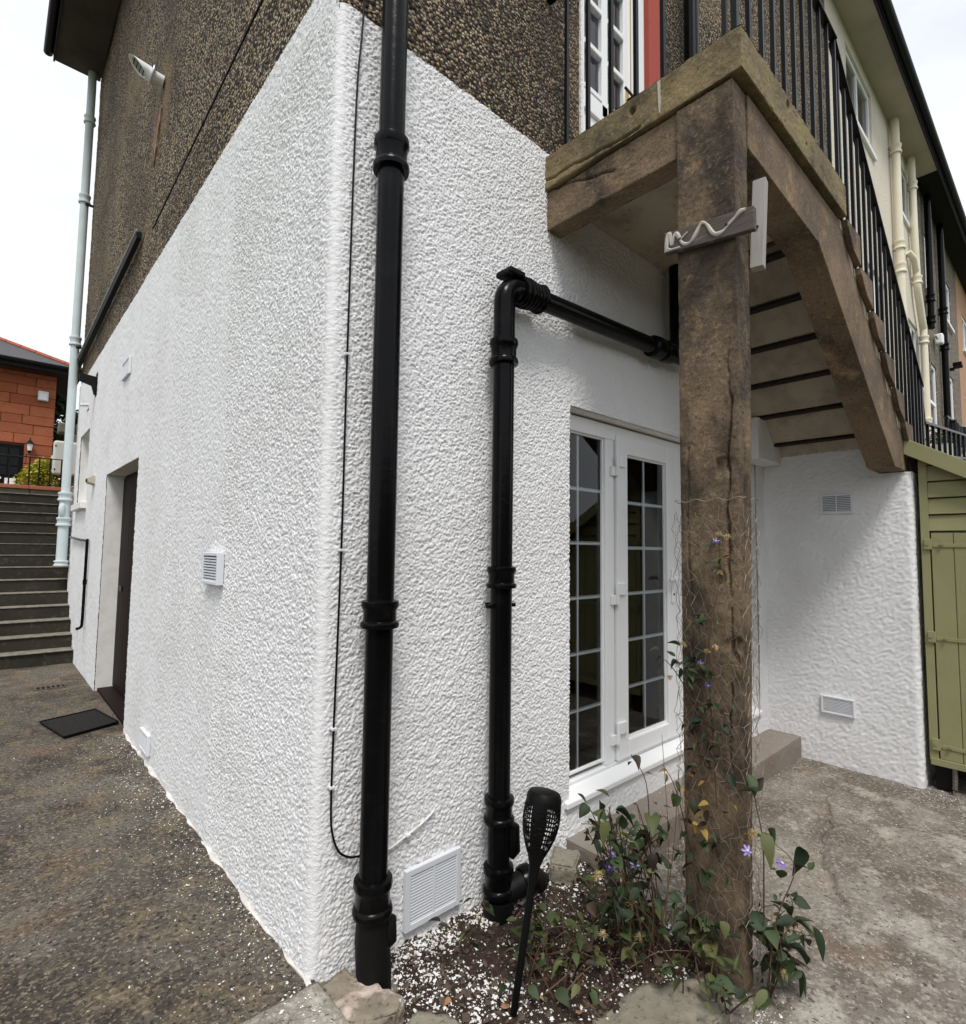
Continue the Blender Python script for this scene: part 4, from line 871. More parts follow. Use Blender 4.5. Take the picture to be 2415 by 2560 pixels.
fl2 = thing('flood_light', (0.16, HY-0.05, 6.15), 'white square flood light on the red sandstone wall', 'light')
box('housing', M['pipe_white'], fl2, 0.02, 0.28, HY-0.15, HY-0.03, 6.02, 6.32, 0.02); box('lens', M['lamp_glass'], fl2, 0.05, 0.25, HY-0.165, HY-0.151, 6.04, 6.24, 0.005)
ln = thing('wall_lantern', (-0.09, HY-0.1, 4.5), 'black wall lantern beside the dark door of the sandstone house', 'lantern')
MB().tube([(-0.09, HY-0.16, 4.40), (-0.09, HY-0.16, 4.60)], [0.055, 0.085], 6).obj('glass_body', M['lamp_glass'], ln)
MB().tube([(-0.09, HY-0.16, 4.60), (-0.09, HY-0.16, 4.64), (-0.09, HY-0.16, 4.74)], [0.12, 0.10, 0.01], 6).obj('cap', M['black_metal'], ln)
MB().tube([(-0.09, HY-0.16, 4.40), (-0.09, HY-0.16, 4.30)], [0.06, 0.01], 6).obj('finial', M['black_metal'], ln)
MB().tube([(-0.09, HY-0.02, 4.78), (-0.09, HY-0.16, 4.80), (-0.09, HY-0.16, 4.72)], 0.012, 6).obj('arm', M['black_metal'], ln)

# foliage helpers ------------------------------------------------------
def leaf_mesh(name, L=1.0, Wd=0.62, fold=0.12, curl=0.10, tip=0.16):
    prof = [(0.0, 0.03), (0.10, 0.55), (0.28, 0.95), (0.45, 1.0), (0.65, 0.78), (0.84, 0.38), (1.0, 0.0)]
    vs = []; fs = []
    for i, (t, w) in enumerate(prof):
        hw = w*Wd/2*L; z = -curl*t*t*L
        vs += [(-hw, t*L, z+fold*hw*1.6), (0, t*L, z), (hw, t*L, z+fold*hw*1.6)]
    for i in range(len(prof)-1):
        a = i*3; fs += [(a, a+1, a+4, a+3), (a+1, a+2, a+5, a+4)]
    me = bpy.data.meshes.new(name); me.from_pydata(vs, [], fs); me.polygons.foreach_set('use_smooth', [True]*len(fs)); return me
def leaf_cloud(name, mat, parent, pts, size, seed, n_face=2):
    r = random.Random(seed); mb = MB()
    for p in pts:
        s_ = size*r.uniform(.6, 1.3); e_ = Euler((r.uniform(-1, 1), r.uniform(-1, 1), r.uniform(0, 6.3))).to_matrix()
        q = [Vector((0, -.5, 0)), Vector((.32, 0, .08)), Vector((0, .55, 0)), Vector((-.32, 0, .08))]
        mb.add([Vector(p)+e_ @ (v*s_) for v in q], [(0, 1, 2, 3)])
    o = mb.obj(name, mat, parent); o['kind'] = 'stuff'; return o
sh = thing('golden_shrub', (-0.2, 11.1, 2.5), 'yellow green shrub behind the black terrace railing', 'shrub')
r = random.Random(5); pts = []
for i in range(3400):
    cx, cz, rr = r.choice([(-0.20, 2.74, .34), (-0.40, 2.66, .24), (0.02, 2.66, .28), (-0.18, 2.95, .22), (-0.05, 2.86, .26), (-0.34, 2.82, .2)])
    d = Vector((r.gauss(0, 1), r.gauss(0, 1), r.gauss(0, 1))).normalized()*rr*r.uniform(.55, 1)
    if cz+d.z > 2.5: pts.append((cx+d.x, 11.12+d.y*.8, cz+d.z))
leaf_cloud('foliage', M['leaf_gold'], sh, pts, 0.055, 3)
mb = MB()
for i in range(12):
    a = r.uniform(0, 6.3); mb.tube([(-0.2, 11.12, 2.48), (-0.2+0.2*math.cos(a), 11.12+0.15*math.sin(a), 2.85)], [0.012, 0.004], 5)
mb.obj('stems', M['stem'], sh)
def tree(label, x, y, z, h, rad, seed, n=5000, size=0.2):
    t = thing('tree', (x, y, z), label, 'tree'); r = random.Random(seed)
    MB().tube([(x, y, z), (x+.1, y, z+h*.3), (x-.05, y+.1, z+h*.62)], [0.16, 0.12, 0.05], 8).obj('trunk', M['stem'], t, smooth=True)
    mb = MB(); cl = []
    for i in range(16):
        a = r.uniform(0, 6.3); rr = rad*r.uniform(.35, .85); zz = z+h*r.uniform(.35, .95); p = (x+rr*math.cos(a), y+rr*math.sin(a), zz); cl.append(p)
        mb.tube([(x, y, z+h*.3), ((x+p[0])/2, (y+p[1])/2, zz-0.3), p], [0.06, 0.04, 0.015], 5)
    mb.obj('limbs', M['stem'], t)
    pts = []
    for i in range(n):
        c = r.choice(cl); d = Vector((r.gauss(0, 1), r.gauss(0, 1), r.gauss(0, .8))).normalized()*rad*.42*r.uniform(.3, 1); pts.append((c[0]+d.x, c[1]+d.y, c[2]+d.z))
    leaf_cloud('crown', M['leaf_tree'], t, pts, size, seed+1)
tree('dark green tree between the sandstone house and the far downpipe', 1.25, 21.2, 2.4, 4.3, 0.95, 11, 5200, 0.15)

hg = thing('garden_hedge', (-1, -7, -0.4), 'tall dark green hedge closing the garden opposite the house', 'hedge')
r = random.Random(9); pts = []
for i in range(15000):
    x = r.uniform(-12, 7); side = r.random(); hh = 2.9+0.25*math.sin(x*1.3)+0.15*math.sin(x*4.1)
    if side < 0.75: pts.append((x, -6.6+r.uniform(-.28, .12)+0.12*math.sin(x*2.3), -0.45+(hh+0.4)*r.random()))
    else: pts.append((x, -6.6-r.uniform(0, 1.0), hh+r.uniform(-.2, .1)))
leaf_cloud('foliage', M['leaf_tree'], hg, pts, 0.16, 10)
box('core', pmat('hedge_core', (0.02, 0.022, 0.012), 0.95), hg, -12, 7, -7.6, -6.75, -0.5, 2.75, 0)

# ------------------------------------------------------------------ neighbours to the right
def win(parent, x0, x1, z0, z1, y=0.0, bars=1):
    mb = MB(); w = 0.07; d = 0.03
    mb.box(x0, x0+w, y-d, y+0.1, z0, z1); mb.box(x1-w, x1, y-d, y+0.1, z0, z1); mb.box(x0+w, x1-w, y-d, y+0.1, z0, z0+w); mb.box(x0+w, x1-w, y-d, y+0.1, z1-w, z1)
    for b in range(1, bars+1):
        xm = x0+(x1-x0)*b/(bars+1); mb.box(xm-0.03, xm+0.03, y-d+0.002, y+0.1, z0+w, z1-w)
    wd = mb.obj('window', M['upvc'], parent, bevel=0.006)
    box('sill', M['upvc'], wd, x0-0.06, x1+0.06, y-0.10, y-d-0.001, z0-0.06, z0+0.01, 0.006)
    for b in range(bars+1):
        a = x0+(x1-x0)*b/(bars+1)+0.035; c = x0+(x1-x0)*(b+1)/(bars+1)-0.035
        MB().add([(a, y+0.0, z0+w), (c, y+0.0, z0+w), (c, y+0.0, z1-w), (a, y+0.0, z1-w)], [(0, 1, 2, 3)]).obj('pane', M['glass'], wd)
    box('backing', M['room'], wd, x0+0.01, x1-0.01, y+0.101, y+0.13, z0+0.01, z1-0.01, 0)
def wall_with_holes(name, mat, parent, x0, x1, z0, z1, holes, y0=0.0, y1=0.24):
    xs = sorted({x0, x1, *[v for h in holes for v in h[:2]]}); zs = sorted({z0, z1, *[v for h in holes for v in h[2:]]}); mb = MB()
    for i in range(len(xs)-1):
        zst = None
        for j in range(len(zs)-1):
            cx, cz = (xs[i]+xs[i+1])/2, (zs[j]+zs[j+1])/2
            if any(h[0] < cx < h[1] and h[2] < cz < h[3] for h in holes): continue
            mb.box(xs[i], xs[i+1], y0, y1, zs[j], zs[j+1])
    bmo = mb.obj(name, mat, parent); return bmo
ch = thing('cream_house', (6.6, 0, 2.0), 'cream roughcast neighbour house with cream pipes beyond the stair', 'house')
holes = [(7.45, 8.80, 7.62, 8.60), (10.55, 11.40, 7.55, 8.55), (10.95, 11.78, 4.60, 5.75), (8.2, 9.3, 4.6, 5.75)]
wall_with_holes('cream_wall', M['cream'], ch, 6.552, 12.16, 1.5, EZ, holes)
for hx in holes: win(ch, *hx, y=0.06)
box('soffit', M['soffit'], ch, 6.552, 12.0, -0.36, 0.0, EZ, EZ+0.03, 0)
box('soffit', M['soffit'], ch, 11.985, 12.0, -0.36, 0.0, EZ+0.031, EZ+0.13, 0)
box('fascia', M['gutter'], ch, 6.552, 12.16, -0.385, -0.362, EZ-0.03, EZ+0.16, 0.003)
gutter('gutter', (6.552, -0.445, EZ+0.10), (12.16, -0.445, EZ+0.10), 0.058, M['gutter'], ch)
MB().add([(6.552, -0.42, EZ+0.15), (12.16, -0.42, EZ+0.15), (12.16, 4, EZ+2.9), (6.552, 4, EZ+2.9)], [(0, 1, 2, 3)]).obj('roof', M['slate'], ch)
gh = thing('grey_house', (12.2, 0, 2.0), 'dark grey brown roughcast house with black soffit and black pipes', 'house')
holes = [(12.52, 12.95, 4.55, 5.75), (13.05, 13.62, 3.4, 5.45), (14.85, 16.05, 6.95, 8.0), (14.9, 15.95, 4.5, 5.72), (12.85, 13.15, 6.9, 8.1)]
wall_with_holes('roughcast_wall', M['greyrender'], gh, 12.162, 17.1, 1.5, EZ+0.05, holes)
for hx in holes: win(gh, *hx, y=0.05, bars=0 if hx[1]-hx[0] < 0.7 else 1)
box('soffit', M['soffit_black'], gh, 12.162, 17.1, -0.36, 0.0, EZ+0.05, EZ+0.08, 0)
box('fascia', M['gutter'], gh, 12.162, 17.1, -0.385, -0.362, EZ-0.03, EZ+0.16, 0.003)
gutter('gutter', (12.162, -0.445, EZ+0.10), (17.1, -0.445, EZ+0.10), 0.058, M['gutter'], gh)
MB().add([(12.162, -0.42, EZ+0.15), (17.1, -0.42, EZ+0.15), (17.1, 4, EZ+2.9), (12.162, 4, EZ+2.9)], [(0, 1, 2, 3)]).obj('roof', M['slate'], gh)
oh = thing('orange_house', (17.2, 0, 2.0), 'orange painted house at the far end of the terrace', 'house')
holes = [(18.0, 19.2, 7.0, 8.0), (18.0, 19.2, 4.5, 5.8)]
wall_with_holes('orange_wall', M['orange'], oh, 17.102, 24, 1.5, EZ+0.05, holes)
for hx in holes: win(oh, *hx, y=0.05)
box('soffit', M['soffit_black'], oh, 17.102, 24, -0.36, 0.0, EZ+0.05, EZ+0.08, 0)
gutter('gutter', (17.102, -0.445, EZ+0.10), (24, -0.445, EZ+0.10), 0.058, M['gutter'], oh)
MB().add([(17.102, -0.42, EZ+0.15), (24, -0.42, EZ+0.15), (24, 4, EZ+2.9), (17.102, 4, EZ+2.9)], [(0, 1, 2, 3)]).obj('roof', M['slate'], oh)
def wallpipe(name, label, path, r, mat, collars, cat='pipe', group=None):
    t = thing(name, path[-1], label, cat, group); MB().tube(smooth_path(path, 3), r, 14).obj('pipe', mat, t, smooth=True)
    for (x, y, z0, z1) in collars: collar(x, y, z0, z1, r, 'collar', mat, t)
    return t
wallpipe('downpipe', 'straight cream downpipe on the cream house nearest the camera', [(9.93, -0.09, 8.83), (9.93, -0.09, 6.0), (9.93, -0.09, 3.0)], 0.062, M['pipe_cream'], [(9.93, -0.09, 8.2, 8.36), (9.93, -0.09, 6.55, 6.70), (9.93, -0.09, 6.15, 6.32)])
t = wallpipe('downpipe', 'cream downpipe with a bend at the far end of the cream house', [(11.25, -0.09, 8.83), (11.25, -0.09, 7.5), (11.32, -0.09, 6.6), (11.35, -0.09, 6.35), (11.72, -0.09, 5.75), (11.74, -0.09, 5.5), (11.74, -0.09, 3.0)], 0.058, M['pipe_cream'], [(11.25, -0.09, 8.2, 8.36), (11.33, -0.09, 6.45, 6.6), (11.74, -0.09, 5.45, 5.6), (11.74, -0.09, 3.9, 4.05)])
MB().tube([(11.0, -0.03, 6.95), (11.12, -0.09, 6.85), (11.32, -0.09, 6.65)], 0.05, 12).obj('branch', M['pipe_cream'], t, smooth=True)
wallpipe('soil_pipe', 'slim black pipe on the grey house next to the cream wall', [(12.75, -0.09, 8.8), (12.70, -0.09, 7.0), (12.62, -0.09, 6.0)], 0.058, M['black_pipe'], [(12.66, -0.09, 6.55, 6.7), (12.62, -0.09, 6.1, 6.25)])
wallpipe('soil_pipe', 'tall black pipe in the middle of the grey house wall', [(14.2, -0.09, 8.8), (14.15, -0.09, 6.5), (14.1, -0.09, 3.0)], 0.062, M['black_pipe'], [(14.16, -0.09, 6.75, 6.9), (14.14, -0.09, 5.95, 6.1)])
sl_ = thing('security_light', (15.1, -0.1, 5.9), 'black security light on the grey house wall', 'light')
MB().prism([(15.05, 5.90), (15.25, 5.85), (15.25, 5.79), (15.05, 5.82)], 1, -0.26, -0.10).obj('housing', M['black_matte'], sl_, bevel=0.01)
box('arm', M['black_matte'], sl_, 15.10, 15.18, -0.12, 0.0, 5.74, 5.80, 0.004)
sd_ = thing('satellite_box', (13.6, -0.2, 5.9), 'small white box on the grey house wall between its pipes', 'box')
box('case', M['upvc'], sd_, 13.40, 13.55, -0.16, -0.02, 5.9, 6.12, 0.03); box('bracket', M['pipe_white'], sd_, 13.1, 13.35, -0.10, -0.06, 5.98, 6.02, 0.004)
# black pipe beside the upper door
t = thing('downpipe', (2.80, -0.09, 3.7), 'black downpipe beside the red jamb of the upper door', 'pipe')
MB().tube([(2.80, -0.085, 3.69), (2.80, -0.085, 8.8)], 0.055, 18).obj('pipe', M['black_pipe'], t, smooth=True)
collar(2.80, -0.085, 6.0, 6.15, 0.055, 'collar', M['black_pipe'], t)
wl2 = thing('lamp_bracket', (1.39, -0.1, 5.1), 'black lamp bracket on the brown wall left of the upper door', 'lamp')
MB().tube([(1.36, -0.02, 5.06), (1.36, -0.12, 5.02)], [0.035, 0.05], 12).obj('lamp_body', M['black_matte'], wl2, smooth=True)
MB().tube([(1.36, 0.0, 5.06), (1.36, -0.025, 5.06)], 0.05, 12).obj('back_plate', M['black_matte'], wl2)

# terrace behind the shed with its railing and pots
def terz(x): return 1.55+0.0*x if x < 5.1 else 1.95+(x-5.1)*0.22
mb = MB(); mb.prism([(5.1, 0.0-0.3), (5.1, terz(5.11)), (24, terz(24)), (24, -0.3)], 1, -1.05, 0.0); mb.obj('terrace', M['terrace'], kind='structure')
mb = MB(); mb.prism([(5.9, -0.3), (5.9, 1.6), (24, 3.2), (24, -0.3)], 1, -30.0, -1.06); mb.obj('hillside', M['grass'], kind='structure')
nr = thing('path_railing', (6, -0.95, 2.4), 'black iron railing along the higher path behind the green shed', 'railing')
for x in (5.75, 6.05, 6.4, 6.75, 7.1, 7.45, 7.8, 8.2): box('baluster', M['black_metal'], nr, x-0.014, x+0.014, -0.964, -0.936, terz(x)-0.02, 2.80+(x-5.75)*0.105, 0.003)
for dz in (0, -0.30): 
    mb = MB(); mb.prism([(5.55, 2.775+dz), (5.55, 2.80+dz), (8.3, 3.09+dz), (8.3, 3.065+dz)], 1, -0.972, -0.928); mb.obj('handrail', M['black_metal'], nr)
MB().tube(smooth_path([(5.07, -1.0, 3.02), (5.2, -0.99, 3.04), (5.38, -0.97, 2.98), (5.5, -0.96, 2.86), (5.55, -0.955, 2.79)]), 0.014, 8).obj('scroll', M['black_metal'], nr, smooth=True)
nr2 = thing('landing_railing', (10, -0.9, 3.3), 'far black railing with a draped black cover before the grey house', 'railing')
for i in range(9):
    x = 9.4+i*0.4; box('baluster', M['black_metal'], nr2, x-0.014, x+0.014, -0.664, -0.636, terz(x)-0.02, 3.55+(x-9.4)*0.06, 0.003)
mb = MB(); mb.prism([(9.3, 3.54), (9.3, 3.57), (12.8, 3.78), (12.8, 3.75)], 1, -0.675, -0.625); mb.obj('handrail', M['black_metal'], nr2)
def dr_pos(U, V): return np.stack([U, -0.69+0.03*np.sin(U*14)+0.02*np.sin(U*31), V+0.05*np.sin(U*9)], -1)
np_obj('draped_cover', [grid_mesh(lin(9.7, 11.6, 0.03), lin(3.28, 3.56, 0.07), dr_pos)], M['black_matte'], nr2)
for (x, lab) in ((8.9, 'pale flower pot nearest the railing on the upper path'), (9.35, 'pale flower pot further along the upper path')):
    p = thing('flower_pot', (x, -0.6, terz(x)), lab, 'pot', 'pots on the upper path')
    MB().tube([(x, -0.6, terz(x)), (x, -0.6, terz(x)+0.22), (x, -0.6, terz(x)+0.26), (x, -0.6, terz(x)+0.27)], [0.10, 0.14, 0.155, 0.12], 16).obj('pot_body', M['pot'], p, smooth=True)
    rr = random.Random(int(x*10)); leaf_cloud('foliage', M['leaf_tree'], p, [(x+rr.gauss(0, .07), -0.6+rr.gauss(0, .07), terz(x)+0.32+abs(rr.gauss(0, .07))) for _ in range(120)], 0.06, 4)

# ------------------------------------------------------------------ green shed
SX = 4.262
sh_ = thing('garden_shed', (4.9, -1.9, 0), 'olive green timber shed with plank door at the right edge', 'shed')
Y0, Y1 = -1.105, -2.75
def shz(y): return 2.30-(-y-1.105)*0.62          # underside of roof at y
mb = MB(); mb.prism([(Y0, 0.08), (Y0, shz(Y0)-0.02), (Y1, shz(Y1)-0.02), (Y1, 0.08)], 0, SX+0.05, 5.75); mb.obj('carcass', M['olive'], sh_)
mb = MB(); mb.prism([(Y0+0.005, 0.05), (Y0+0.005, shz(Y0)), (Y0-0.045, shz(Y0-0.045)), (Y0-0.045, 0.05)], 0, SX-0.012, SX+0.055); mb.obj('corner_post', M['olive'], sh_, bevel=0.003)
zb = 1.72
while zb < 2.25:
    z1 = zb+0.118; ya = Y0-0.046
    yend = max(Y1, -1.105-(2.30-zb-0.0)/0.62); 
    ytop = max(Y1, -1.105-(2.30-z1)/0.62)
    if ytop < ya-0.02:
        mb = MB(); vs = [(SX-0.010, ya, zb), (SX-0.010, yend, zb), (SX+0.006, ytop, z1-0.006), (SX+0.006, ya, z1-0.006), (SX+0.045, ya, zb), (SX+0.045, yend, zb), (SX+0.045, ytop, z1-0.006), (SX+0.045, ya, z1-0.006)]
        mb.add(vs, [(0, 1, 2, 3), (7, 6, 5, 4), (0, 4, 5, 1), (1, 5, 6, 2), (2, 6, 7, 3), (3, 7, 4, 0)]); mb.obj('weatherboard', M['olive'], sh_)
    elif yend < ya-0.02:
        mb = MB(); mb.prism([(ya, zb), (yend, zb), (ya, min(shz(ya), z1))], 0, SX-0.008, SX+0.045); mb.obj('weatherboard', M['olive'], sh_)
    zb += 0.124
dr_ = box('door', M['olive'], sh_, SX+0.012, SX+0.045, -2.30, Y0-0.05, 0.06, 1.71, 0.002)
for i in range(9):
    a = Y0-0.054-i*0.128; box('plank', M['olive'], dr_, SX-0.006, SX+0.011, a-0.124, a, 0.07, 1.70, 0.003)
for z in (0.16, 0.93, 1.61):
    box('strap_batten', M['olive'], dr_, SX-0.012, SX-0.0065, -2.25, Y0-0.06, z-0.013, z+0.013, 0.002)
    box('hinge', M['olive'], dr_, SX-0.026, SX-0.013, Y0-0.06, Y0-0.012, z-0.03, z+0.05, 0.003)
    for yy in (Y0-0.032, Y0-0.115): MB().tube([(SX-0.030, yy, z+0.012), (SX-0.018, yy, z+0.012)], 0.012, 10).obj('bolt', M['olive'], dr_, smooth=True)
box('bottom_rail', M['olive'], sh_, SX-0.016, SX+0.05, Y1, Y0, 0.02, 0.068, 0.003)
mb = MB(); mb.prism([(Y0+0.06, shz(Y0+0.06)+0.03), (Y0+0.06, shz(Y0+0.06)+0.07), (Y1-0.15, shz(Y1-0.15)+0.07), (Y1-0.15, shz(Y1-0.15)+0.03)], 0, SX-0.06, 5.85); mb.obj('roof', M['slate'], sh_)
mb = MB(); mb.prism([(Y0+0.075, shz(Y0+0.075)-0.045), (Y0+0.075, shz(Y0+0.075)+0.082), (Y1-0.17, shz(Y1-0.17)+0.082), (Y1-0.17, shz(Y1-0.17)-0.045)], 0, SX-0.085, SX-0.061); mb.obj('barge_board', M['olive'], sh_, bevel=0.003)
for (x, y) in ((SX+0.02, Y0-0.02), (SX+0.02, -2.7), (5.6, Y0-0.05), (5.6, -2.7)): box('foot', M['black_rough'], sh_, x, x+0.1, y-0.09, y, -0.2, 0.04, 0.004)
mb = MB(); mb.tube(smooth_path([(SX+0.0, -1.235, 0.02), (SX-0.004, -1.235, -0.06), (SX-0.03, -1.235, -0.12)]), 0.016, 8); mb.obj('drop_bolt', M['oldwood'], sh_, smooth=True)

# ------------------------------------------------------------------ board and batten on the post
bd = thing('nailed_board', (1.23, -0.9, 2.86), 'dark weathered board with a wavy white adhesive line nailed across the post', 'board')
def bp(y, z, x=1.208): return (x, y, z)
mb = MB(); mb.add([(1.212, -0.725, 2.85), (1.240, -0.725, 2.85), (1.240, -1.105, 2.80), (1.212, -1.105, 2.80), (1.212, -0.725, 2.945), (1.240, -0.725, 2.945), (1.240, -1.105, 2.895), (1.212, -1.105, 2.895)],
    [(3, 2, 1, 0), (4, 5, 6, 7), (0, 1, 5, 4), (1, 2, 6, 5), (2, 3, 7, 6), (3, 0, 4, 7)]); mb.obj('plank', M['oldwood'], bd, bevel=0.003)
mb = MB(); mb.add([(1.2125, -1.1052, 2.795), (1.2125, -1.13, 2.795), (1.38, -1.13, 2.815), (1.38, -1.1052, 2.815), (1.2125, -1.1052, 2.89), (1.2125, -1.13, 2.89), (1.38, -1.13, 2.91), (1.38, -1.1052, 2.91)],
    [(3, 2, 1, 0), (4, 5, 6, 7), (0, 1, 5, 4), (1, 2, 6, 5), (2, 3, 7, 6), (3, 0, 4, 7)])
gl_ = [(-0.735, .14), (-0.742, .80), (-0.752, .88), (-0.76, .30), (-0.768, .62), (-0.782, .82), (-0.795, .60), (-0.81, .28), (-0.835, .18), (-0.86, .34), (-0.885, .78), (-0.90, .93), (-0.918, .80), (-0.94, .38), (-0.96, .22), (-0.985, .28), (-1.01, .52), (-1.035, .72), (-1.055, .90), (-1.075, .93)]
def bz(y, f): 
    t = (-0.725-y)/0.38; return (2.85-0.05*t)+f*0.095
pth = smooth_path([(1.2135, y, bz(y, f)) for y, f in gl_], 4)
MB().tube(pth, [0.0085+0.0012*math.sin(i*0.9)+0.0015*math.sin(i*0.37) for i in range(len(pth))], 7).obj('adhesive_bead', M['glue'], bd, smooth=True)
mb = MB()
for (a, b) in (((-0.728, .1), (-0.80, .12)), ((-0.73, .3), (-0.76, .1)), ((-0.80, .45), (-0.835, .72))):
    mb.tube([(1.2105, a[0], bz(*a)), (1.2105, b[0], bz(*b))], 0.0045, 6)
mb.obj('adhesive_smear', M['glue'], bd, smooth=True)
for y in (-0.80, -1.0): MB().tube([(1.213, y, bz(y, .5)), (1.206, y, bz(y, .5))], 0.006, 8).obj('nail_head', M['black_metal'], bd)
bt = thing('wooden_batten', (1.43, -1.0, 2.9), 'short pale bleached wooden batten hanging on the far side of the post', 'batten')
me_ = MB().box(-0.022, 0.022, -0.026, 0.026, -0.195, 0.195)
o = me_.obj('batten_body', M['palewood'], bt, bevel=0.003); o.location = Vector((1.405, -1.052, 2.92))-wloc(bt); o.rotation_euler = (R(2), R(3), R(8))
o.data.transform(Matrix.Translation(wloc(bt)))
MB().tube([(1.379, -1.055, 2.90), (1.376, -1.055, 2.90)], 0.006, 8).obj('nail_head', M['black_metal'], bt)

# ------------------------------------------------------------------ wire netting round the post
wn_ = thing('wire_netting', (1.3, -0.9, 0), 'rusty hexagonal wire netting wrapped round the concrete post', 'netting')
per = [(1.225, -1.04), (1.225, -0.755), (1.392, -0.755), (1.392, -1.04)]
Ls = [0.285, 0.167, 0.285, 0.167]; TOT = sum(Ls)
def around(s):
    s = s % TOT
    for i in range(4):
        if s <= Ls[i]:
            a, b = per[i], per[(i+1) % 4]; t = s/Ls[i]; return (a[0]+(b[0]-a[0])*t, a[1]+(b[1]-a[1])*t)
        s -= Ls[i]
    return per[0]
mb = MB(); cw, chh = 0.0452, 0.052; r = random.Random(3)
cols = 20; jit = {}
def hexpt(i, j, k):
    # k: 0 bottom of vertical twist, 1 top of twist
    key = (i % cols, j, k)
    if key not in jit: jit[key] = (r.gauss(0, .008), r.gauss(0, .009), abs(r.gauss(0, .007)))
    dx, dz, dn = jit[key]
    sag = 0.006*math.sin(i*0.9+j*0.35)
    s_ = (i+(0.5 if j % 2 else 0))*cw+dx; x, y = around(s_)
    cx, cy = 1.308, -0.897; d = Vector((x-cx, y-cy)).normalized(); z = 0.02+j*chh+(0.0 if k == 0 else 0.024)+dz+sag
    f = dn + (0.012 if z < 0.9 else 0.004)*max(0, math.sin(s_*9+z*3))
    tp = min(1, max(0, 1-z/2.4)); x -= (x-1.242)*0.36*tp*(x > 1.242); y -= (y+0.772)*0.09*tp*(y < -0.772)
    return (x+d.x*f, y+d.y*f, z)
for j in range(33):
    for i in range(cols):
        b0 = hexpt(i, j, 0); b1 = hexpt(i, j, 1)
        mb.tube([b0, b1], 0.0012, 3, False)
        if j < 32:
            for di in ((0, 1) if j % 2 else (-1, 0)):
                mb.tube([b1, hexpt(i+di, j+1, 0)], 0.0009, 3, False)
mb.obj('mesh_wire', M['wire'], wn_)
mb = MB()
for zz in (1.752, ):
    mb.tube([Vector((*around(s_*TOT/60), zz+0.006*math.sin(s_*1.1))) for s_ in range(61)], 0.0015, 4, False)
mb.obj('edge_wire', M['wire'], wn_)

# ------------------------------------------------------------------ soil bed, kerb stones, chips
BED = [(0.16, 0.02), (1.46, 0.02), (1.46, -0.25), (1.30, -0.70), (1.22, -0.83), (0.96, -0.86), (0.66, -0.75), (0.36, -0.56), (0.20, -0.36), (0.14, -0.12)]
def inpoly(x, y, poly):
    c = False; n = len(poly)
    for i in range(n):
        (x0, y0), (x1, y1) = poly[i], poly[i-1]
        if (y0 > y) != (y1 > y) and x < (x1-x0)*(y-y0)/(y1-y0)+x0: c = not c
    return c
def soilz(x, y): return -0.058+0.035*(N3(np.array(x)+3, np.array(y)+3, 0.17)-0.5)+0.018*(N2(np.array(x), np.array(y), 0.05)-0.5)+0.010*(N1(np.array(x), np.array(y), 0.02)-0.5)
us, vs_ = lin(0.10, 1.48, 0.008), lin(-0.90, 0.02, 0.008)
P, F = grid_mesh(us, vs_, lambda U, V: np.stack([U, V, soilz(U, V)], -1))
keep = np.array([inpoly(*(P[f].mean(0)[:2]), BED) for f in F])
o = np_obj('soil_bed', [(P, F[keep])], M['soil']); o['kind'] = 'structure'
def stone_obj(label, cen, size, rotz, seed, mat, group='kerb stones around the soil bed', poly=None, h=None):
    r = random.Random(seed); bm = bmesh.new()
    if poly:
        top = cen; vs0 = [bm.verts.new((x, y, -h)) for x, y in poly]; vs1 = [bm.verts.new((x*0.97+0.03*size[0], y*0.97+0.03*size[1], top)) for x, y in poly]
        n = len(poly); bm.faces.new(vs1); bm.faces.new(vs0[::-1])
        for i in range(n): bm.faces.new((vs0[i], vs0[(i+1) % n], vs1[(i+1) % n], vs1[i]))
        loc = Vector((size[0], size[1], 0))
    else:
        bmesh.ops.create_cube(bm, size=1.0, matrix=Matrix.Diagonal((*size, 1)))
        loc = Vector(cen)
    bmesh.ops.recalc_face_normals(bm, faces=bm.faces)
    bmesh.ops.bevel(bm, geom=bm.edges[:], offset=0.008, segments=2, affect='EDGES')
    bmesh.ops.triangulate(bm, faces=bm.faces)
    for _ in range(4): bmesh.ops.subdivide_edges(bm, edges=[e for e in bm.edges if e.calc_length() > 0.022], cuts=1, use_grid_fill=True); bmesh.ops.triangulate(bm, faces=bm.faces)
    if not poly:
        bm.transform(Matrix.Rotation(rotz, 4, 'Z')); 
    for v in bm.verts:
        p = v.co+(Vector((0, 0, 0)) if poly else loc)
        a = np.array([p.x*1.0+p.z*0.7+seed]); b = np.array([p.y+p.z*0.9])
        d = 0.016*(float(N3(a, b, 0.07)[0])-0.5)+0.012*(float(N2(a, b, 0.025)[0])-0.5); v.co += v.normal*d
        if poly: v.co -= loc
    me = bpy.data.meshes.new('kerb_stone'); bm.to_mesh(me); bm.free(); me.polygons.foreach_set('use_smooth', [True]*len(me.polygons))
    o = bpy.data.objects.new('kerb_stone', me); COL.objects.link(o); me.materials.append(mat); o.location = loc
    return tag(o, label, 'stone', group)
stone_obj('paint spattered pinkish kerb stone at the house corner below the pipe', 0.004, (0.10, -0.17), 0, 1, M['stone_painty'], poly=[(0.012, -0.045), (0.09, -0.018), (0.135, -0.02), (0.150, -0.10), (0.185, -0.19), (0.212, -0.285), (0.168, -0.325), (0.06, -0.285), (0.005, -0.24), (0.010, -0.14)], h=0.15)
